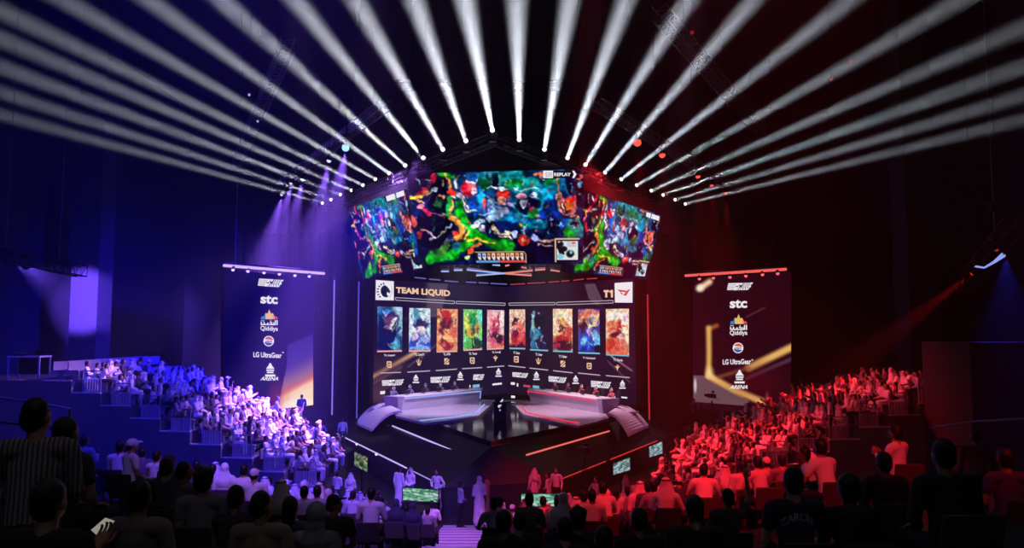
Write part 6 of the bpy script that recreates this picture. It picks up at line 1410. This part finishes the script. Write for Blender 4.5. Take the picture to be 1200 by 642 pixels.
near('standing person with faint red rim near the red side rail', 1136, 13.6, 'hair', 'shirt', (.2, .06, .06), 'stand', -.4, 0, 'down', py=512)
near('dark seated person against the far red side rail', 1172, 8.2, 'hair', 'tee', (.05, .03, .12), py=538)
# lettering on the jersey's back, curved over the shoulders
vs, fs = text_verts('ZARCER', .02); lo, hi = vs.min(0), vs.max(0); b = MB()
bpy.context.view_layer.update()
out = []
top = [c for c in jo.children if c.name.startswith('shirt')][0]
from mathutils.bvhtree import BVHTree
bv = BVHTree.FromPolygons([v.co for v in top.data.vertices], [tuple(p.vertices) for p in top.data.polygons])
for v in vs:
    a = (v[0] - lo[0]) / (hi[0] - lo[0]) - .5; t = (v[1] - lo[1]) / (hi[1] - lo[1])
    x, z = a * .30, .935 + t * .065 - .30 * a * a
    h = bv.ray_cast(Vector((x, -1, z)), Vector((0, 1, 0))); out.append((x, (h[0].y if h[0] else -.12) - .004, z))
b.add(out, fs); lo_ = b.build('jersey_lettering', mat('jersey_print', (190, 170, 215), .6)); lo_.parent = top
# lit phone and the hand around it
ph = thing('phone', 'phone with a lit pale screen held low by the man in grey', 'phone', tuple(P(118, 617, 4.4)))
q = [P(106.5, 621, 4.40), P(123.5, 606.5, 4.52), P(134.5, 610.5, 4.50), P(117, 630.5, 4.36)]
n = (q[1] - q[0]).cross(q[3] - q[0]).normalized(); n = -n if n.dot(CAM - q[0]) < 0 else n
c = sum(q, Vector()) / 4
MB().prism([c + (v - c) * 1.06 - n * .002 for v in q], -n * .009).build('case', BLACK, ph, bevel=.002)
MB().quad(*[v + n * .001 for v in q]).build('screen', glow('phone_screen', (150, 146, 134), .9), ph)
hd = MB(); w = P(113, 640, 4.30); hand_mesh(hd, w, (q[1] - q[0]).normalized() * .8 + Vector((0, 0, .35)), n, 1, 1.1)
hd.path([w + Vector((-.01, -.26, -.12)), w + Vector((0, -.1, -.05)), w, w + (P(112, 630, 4.33) - w) * .2], [.05, .04, .028, .027], 10)
ho = hd.build('person', SKIN, smooth=True); tag(ho, 'hand and forearm of someone in the dark holding the lit phone', 'person')
# ------------------------------------------------ staff and guests standing
def standing(lab, px, D, dress, style, arms, color, yaw, z=0.0, sc=1.0, woman=False, mats=None, hy=0, lean=.0, extra=None):
    o, hc = layered_person('person', lab, 'person', voxel=.02, ratio=.4, pose='stand', style=style, dress=dress, arms=arms, color=color, woman=woman, mats=mats, yaw=hy, lean=lean, extra=extra)
    x = (px - 600) / F * D; o.location = (x, D, z + (bank_z(x, D) if D < 30.6 and z == 0 else 0)); o.rotation_euler = (0, 0, yaw); o.scale = (sc,) * 3; NPERS[0] += 1
    return o
PI = math.pi
for nm, x0, x1, D0, D1, h, lab in (('apron_platform', -5.75, -3.4, 31.75, 33.1, .5, 'low dark platform under the white-robed staff behind the wide monitor'), ('apron_platform', .25, 2.0, 31.55, 32.4, .5, 'low dark platform under the red-lit group behind the wide monitor')):
    t = thing(nm, lab, 'platform', ((x0 + x1) / 2, D0, 0)); MB().box(((x0 + x1) / 2, (D0 + D1) / 2, h / 2 - .02), (x1 - x0, D1 - D0, h - .04)).build('platform_body', BLACK, t); MB().box(((x0 + x1) / 2, (D0 + D1) / 2, h - .02), (x1 - x0 + .03, D1 - D0 + .03, .04)).build('platform_top', DARKM, t)
standing('man in pale shirt with hands clasped, nearest the green side monitor', 399, 34.2, 'shirt', 'hair', 'front', WHITES[0], -.5, sc=.98)
standing('man in white robe and headcloth next to the green side monitor', 414, 33.6, 'robe', 'scarf', 'front', WHITES[1], -.3)
standing('man in white robe standing behind the wide monitor, first of two', 470, 32.4, 'robe', 'hair', 'down', WHITES[0], -.6, .5)
standing('man in white robe and headcloth behind the wide monitor, second of two', 483, 32.1, 'robe', 'scarf', 'front', WHITES[1], PI - .6, .5)
standing('person in white robe behind the inner end of the wide blue-side monitor', 514, 32.1, 'robe', 'hair', 'hip', WHITES[0], PI * .8, .42)
standing('man in pale shirt and dark trousers standing at the foot of the aisle', 541, 30.3, 'shirt', 'hair', 'front', WHITES[2], -1.2, 0, 1.03)
standing('woman in flowing pink-lit robe and headscarf at the foot of the aisle', 562.5, 29.75, 'robe', 'hijab', 'front', WHITES[1], .35, 0, 1.12, True, extra=[cap((0, 0, .75), (0, -.02, .26), .19, .235, 'robe', .8), cap((0, -.1, .6), (.28, -.28, .16), .12, .15, 'robe'), cap((.05, -.2, .4), (.42, -.40, .10), .1, .09, 'robe')])
standing('person in red-lit robe half hidden behind the woman in flowing robe', 571, 30.5, 'robe', 'hijab', 'down', (.55, .2, .16), -1.4, 0, 1.04, True)
standing('pink-lit robed guest first in the group behind the red-side monitor', 626, 31.95, 'robe', 'scarf', 'down', WHITES[0], .5, .5)
standing('red-lit guest stooping in the middle of the group behind the monitor', 642, 31.8, 'robe', 'hair', 'front', WHITES[2], 1.2, .42, .96)
standing('pale-shirted guest tallest in the group behind the red-side monitor', 651, 32.1, 'shirt', 'hair', 'down', WHITES[0], 2.6, .5)
standing('crew member in pink-lit shirt and dark trousers by the red ledge', 696.5, 32.6, 'shirt', 'hair', 'hip', MIDS[0], 2.4)
standing('guest in red-lit robe by the first red-side monitor', 731, 33.2, 'robe', 'scarf', 'down', WHITES[0], .9)
standing('guest in red-lit robe walking near the second red-side monitor', 772, 33.5, 'robe', 'hair', 'front', WHITES[2], 1.4)
standing('guest in violet-lit robe standing before the lowest steps of the stand', 362, 32.0, 'robe', 'scarf', 'front', WHITES[1], -.4)
# side platforms with crew silhouettes in front of the sponsor screens
def side_platform(lab, px0, px1, D, z, dep):
    a, b = (px0 - 600) / F * D, (px1 - 600) / F * D; t = thing('side_platform', lab, 'platform', ((a + b) / 2, D, 0))
    MB().box(((a + b) / 2, D + dep / 2, z / 2), (b - a, dep, z)).build('platform_body', BLACK, t); MB().box(((a + b) / 2, D, z + .5), (b - a, .06, 1.0)).build('parapet', BLACK, t)
    return z
side_platform('black crew platform with parapet below the blue sponsor screen', 318, 384, 46.2, 2.25, 1.6); side_platform('black crew platform with parapet below the red sponsor screen', 806, 866, 45.0, 2.2, 1.8)
standing('crew member silhouetted against the bottom of the blue sponsor screen', 356, 46.9, 'shirt', 'hair', 'front', DARKS[0], .3, 2.25, 1.05)
standing('crew member silhouetted at the edge of the red sponsor screen', 811, 45.7, 'shirt', 'hair', 'front', DARKS[0], -.3, 2.2)
standing('staff member in violet-lit shirt by the far green monitor', 367, 44.6, 'shirt', 'hair', 'front', WHITES[2], -.4, .95)
standing('staff member in pink-lit shirt left of the tall violet light tube', 378.5, 45.0, 'shirt', 'hair', 'hip', MIDS[2], .6, .95)
standing('staff member in dark clothes right of the tall violet light tube', 404, 46.5, 'shirt', 'hair', 'down', MIDS[3], .2, .95)
t = thing('side_platform', 'low dark platform under staff by the tall violet light tube', 'platform', (-10.9, 45.5, 0)); MB().box((-11.2, 45.9, .455), (3.4, 3.2, .91)).build('platform_body', BLACK, t); MB().box((-11.2, 45.9, .93), (3.44, 3.24, .04)).build('platform_top', DARKM, t)
def camera_tripod(lab, px, D, z, h, yaw):
    x = (px - 600) / F * D; t = thing('broadcast_camera', lab, 'camera', (x, D, z)); top = Vector((x, D, z + h))
    for k in range(3): a = yaw + k * 2 * PI / 3; MB().tube(top - Vector((0, 0, .1)), (x + .45 * math.cos(a), D + .45 * math.sin(a), z), .025, n=6).build('leg', DARKM, t)
    M = Matrix.Rotation(yaw, 3, 'Z'); MB().box(top + Vector((0, 0, .16)), (.2, .55, .26), M=M).build('camera_body', FIXT, t, bevel=.02)
    f = M @ Vector((0, 1, 0)); MB().tube(top + f * .27 + Vector((0, 0, .16)), top + f * .55 + Vector((0, 0, .16)), .08, .1, 10).build('lens', FIXT, t); MB().box(top + Vector((0, 0, .40)) - f * .1, (.22, .03, .15), M=M).build('viewfinder', FIXT, t); MB().tube(top + Vector((0, 0, .1)), top - f * .6 + Vector((0, 0, -.05)), .014, n=5).build('pan_handle', DARKM, t)
camera_tripod('broadcast camera silhouetted before the gold shape on the red sponsor screen', 832, 45.8, 2.2, 1.75, .5)
camera_tripod('broadcast camera standing on the red side slope of the stage front', 684, 33.9, 0, 2.55, .4)
# ------------------------------------------------------- players on stage
def player_setup(side, dk, col, nm):
    A, d, nrm, L, t0 = dk; n0 = [0]
    rz = math.atan2(nrm.y, nrm.x) - PI / 2
    side_word = 'blue' if side < 0 else 'red'
    for i in range(5):
        base = A + d * (.55 + i * L / 5.0 * .98) ; p = base - nrm * 1.32; z = SZ + .12
        wd = ['at the outer end', 'second from the outer end', 'in the middle', 'fourth from the outer end', 'at the inner end'][i]
        ch = thing('gaming_chair', 'black gaming chair %s of the %s desk' % (wd, side_word), 'chair', (p.x, p.y, z), rz, 'gaming chairs at the player desks') if i == 0 and side < 0 else None
        if ch is not None:
            for k in range(5): a = k * 2 * PI / 5; MB().tube((0, 0, .09), (.3 * math.cos(a), .3 * math.sin(a), .05), .025, n=6).build('foot', DARKM).parent = ch
            for nm_, mb in (('post', MB().tube((0, 0, .08), (0, 0, .40), .035)), ('seat', MB().box((0, .02, .405), (.5, .5, .08))), ('backrest', MB().prism([Vector((-.26, -.27, .45)), Vector((.26, -.27, .45)), Vector((.28, -.35, .85)), Vector((.16, -.38, 1.22)), Vector((-.16, -.38, 1.22)), Vector((-.28, -.35, .85))], (0, -.08, 0)))):
                o = mb.build(nm_, FIXT, None, bevel=.02); o.parent = ch
            PROT['chair'] = ch
        else: dup(PROT['chair'], (p.x, p.y, z), rz, 'black gaming chair %s of the %s desk' % (wd, side_word))
        o, hc = layered_person('person', '%s team player with headset, seated %s of the desk' % (side_word, wd), 'person', voxel=.016, ratio=.4, pose='sit', style='headset', dress='tee', arms='desk', color=col, lean=.10, yaw=random.uniform(-.15, .15))
        o.location = (p.x, p.y, z); o.rotation_euler = (0, 0, rz); NPERS[0] += 1; o.scale = (1.04,) * 3
        hs = MB(); pts = [(hc[0] + .10 * math.cos(a), hc[1] - .01, hc[2] + .015 + .125 * math.sin(a)) for a in [PI * j / 10 for j in range(11)]]
        hs.path(pts, .013, 6)
        for s in (-1, 1): hs.tube((hc[0] + s * .08, hc[1] - .01, hc[2]), (hc[0] + s * .115, hc[1] - .01, hc[2]), .048, .04, 10)
        hs.path([(hc[0] + .1, hc[1] + .01, hc[2] - .03), (hc[0] + .085, hc[1] + .09, hc[2] - .075), (hc[0] + .03, hc[1] + .125, hc[2] - .085)], .007, 5)
        h = hs.build('headset', mat('headset_shell', (190, 184, 190), .4)); h.parent = o
        # monitor low on the desk between the players
        mp = base + d * .56 - nrm * .55; mz = SZ + .12 + .87
        Mx = Matrix.Rotation(rz, 3, 'Z')
        mon = thing('player_monitor', 'slim dark monitor on the %s desk beside the player %s' % (side_word, wd), 'monitor', (mp.x, mp.y, mz))
        MB().box(Vector((mp.x, mp.y, mz + .17)), (.46, .03, .26), M=Mx).build('panel', FIXT, mon); MB().box(Vector((mp.x, mp.y, mz + .01)), (.2, .16, .02), M=Mx).build('foot', DARKM, mon); MB().tube((mp.x, mp.y, mz + .01), (mp.x, mp.y, mz + .1), .02, n=6).build('neck', DARKM, mon)
PROT = {}
player_setup(-1, dl, (.10, .10, .22), 'blue'); player_setup(1, dr, (.30, .05, .07), 'red')
# rails near the audience edges
def edge_rail(lab, pts, hgt=1.0):
    t = thing('hand_rail', lab, 'railing', tuple(pts[0]))
    for p in pts: MB().tube(Vector((p.x, p.y, bank_z(p.x, p.y) if p.y < 28 else 0)), p, .022, n=6).build('post', DARKM, t)
    MB().path(pts, .024).build('top_rail', RAILM, t)
    MB().path([p - Vector((0, 0, .45)) for p in pts], .016).build('mid_rail', DARKM, t)
edge_rail('thin rail along the upper edge of the blue side floor', [P(-6, 465, 14), P(40, 471, 14.6), P(82, 479, 15.2)]); edge_rail('thin rail beside the red side wall block', [P(1090, 501, 16), P(1140, 494, 15.2), P(1215, 490, 14)])
# dark block wall at the red side
o = MB().box((0, 0, 0), (8.2, 3.5, 8.6)).build('wall_block', mat('block_wall', (40, 28, 28), .85, var=.12)); p = P(1136, 401, 30.0); o.location = (p.x + 4.1, 30.0 + 1.75, p.z - 4.3); struct(o, 'plain block wall at the outer end of the red-lit stand', 'wall')
flush_crowd(298)
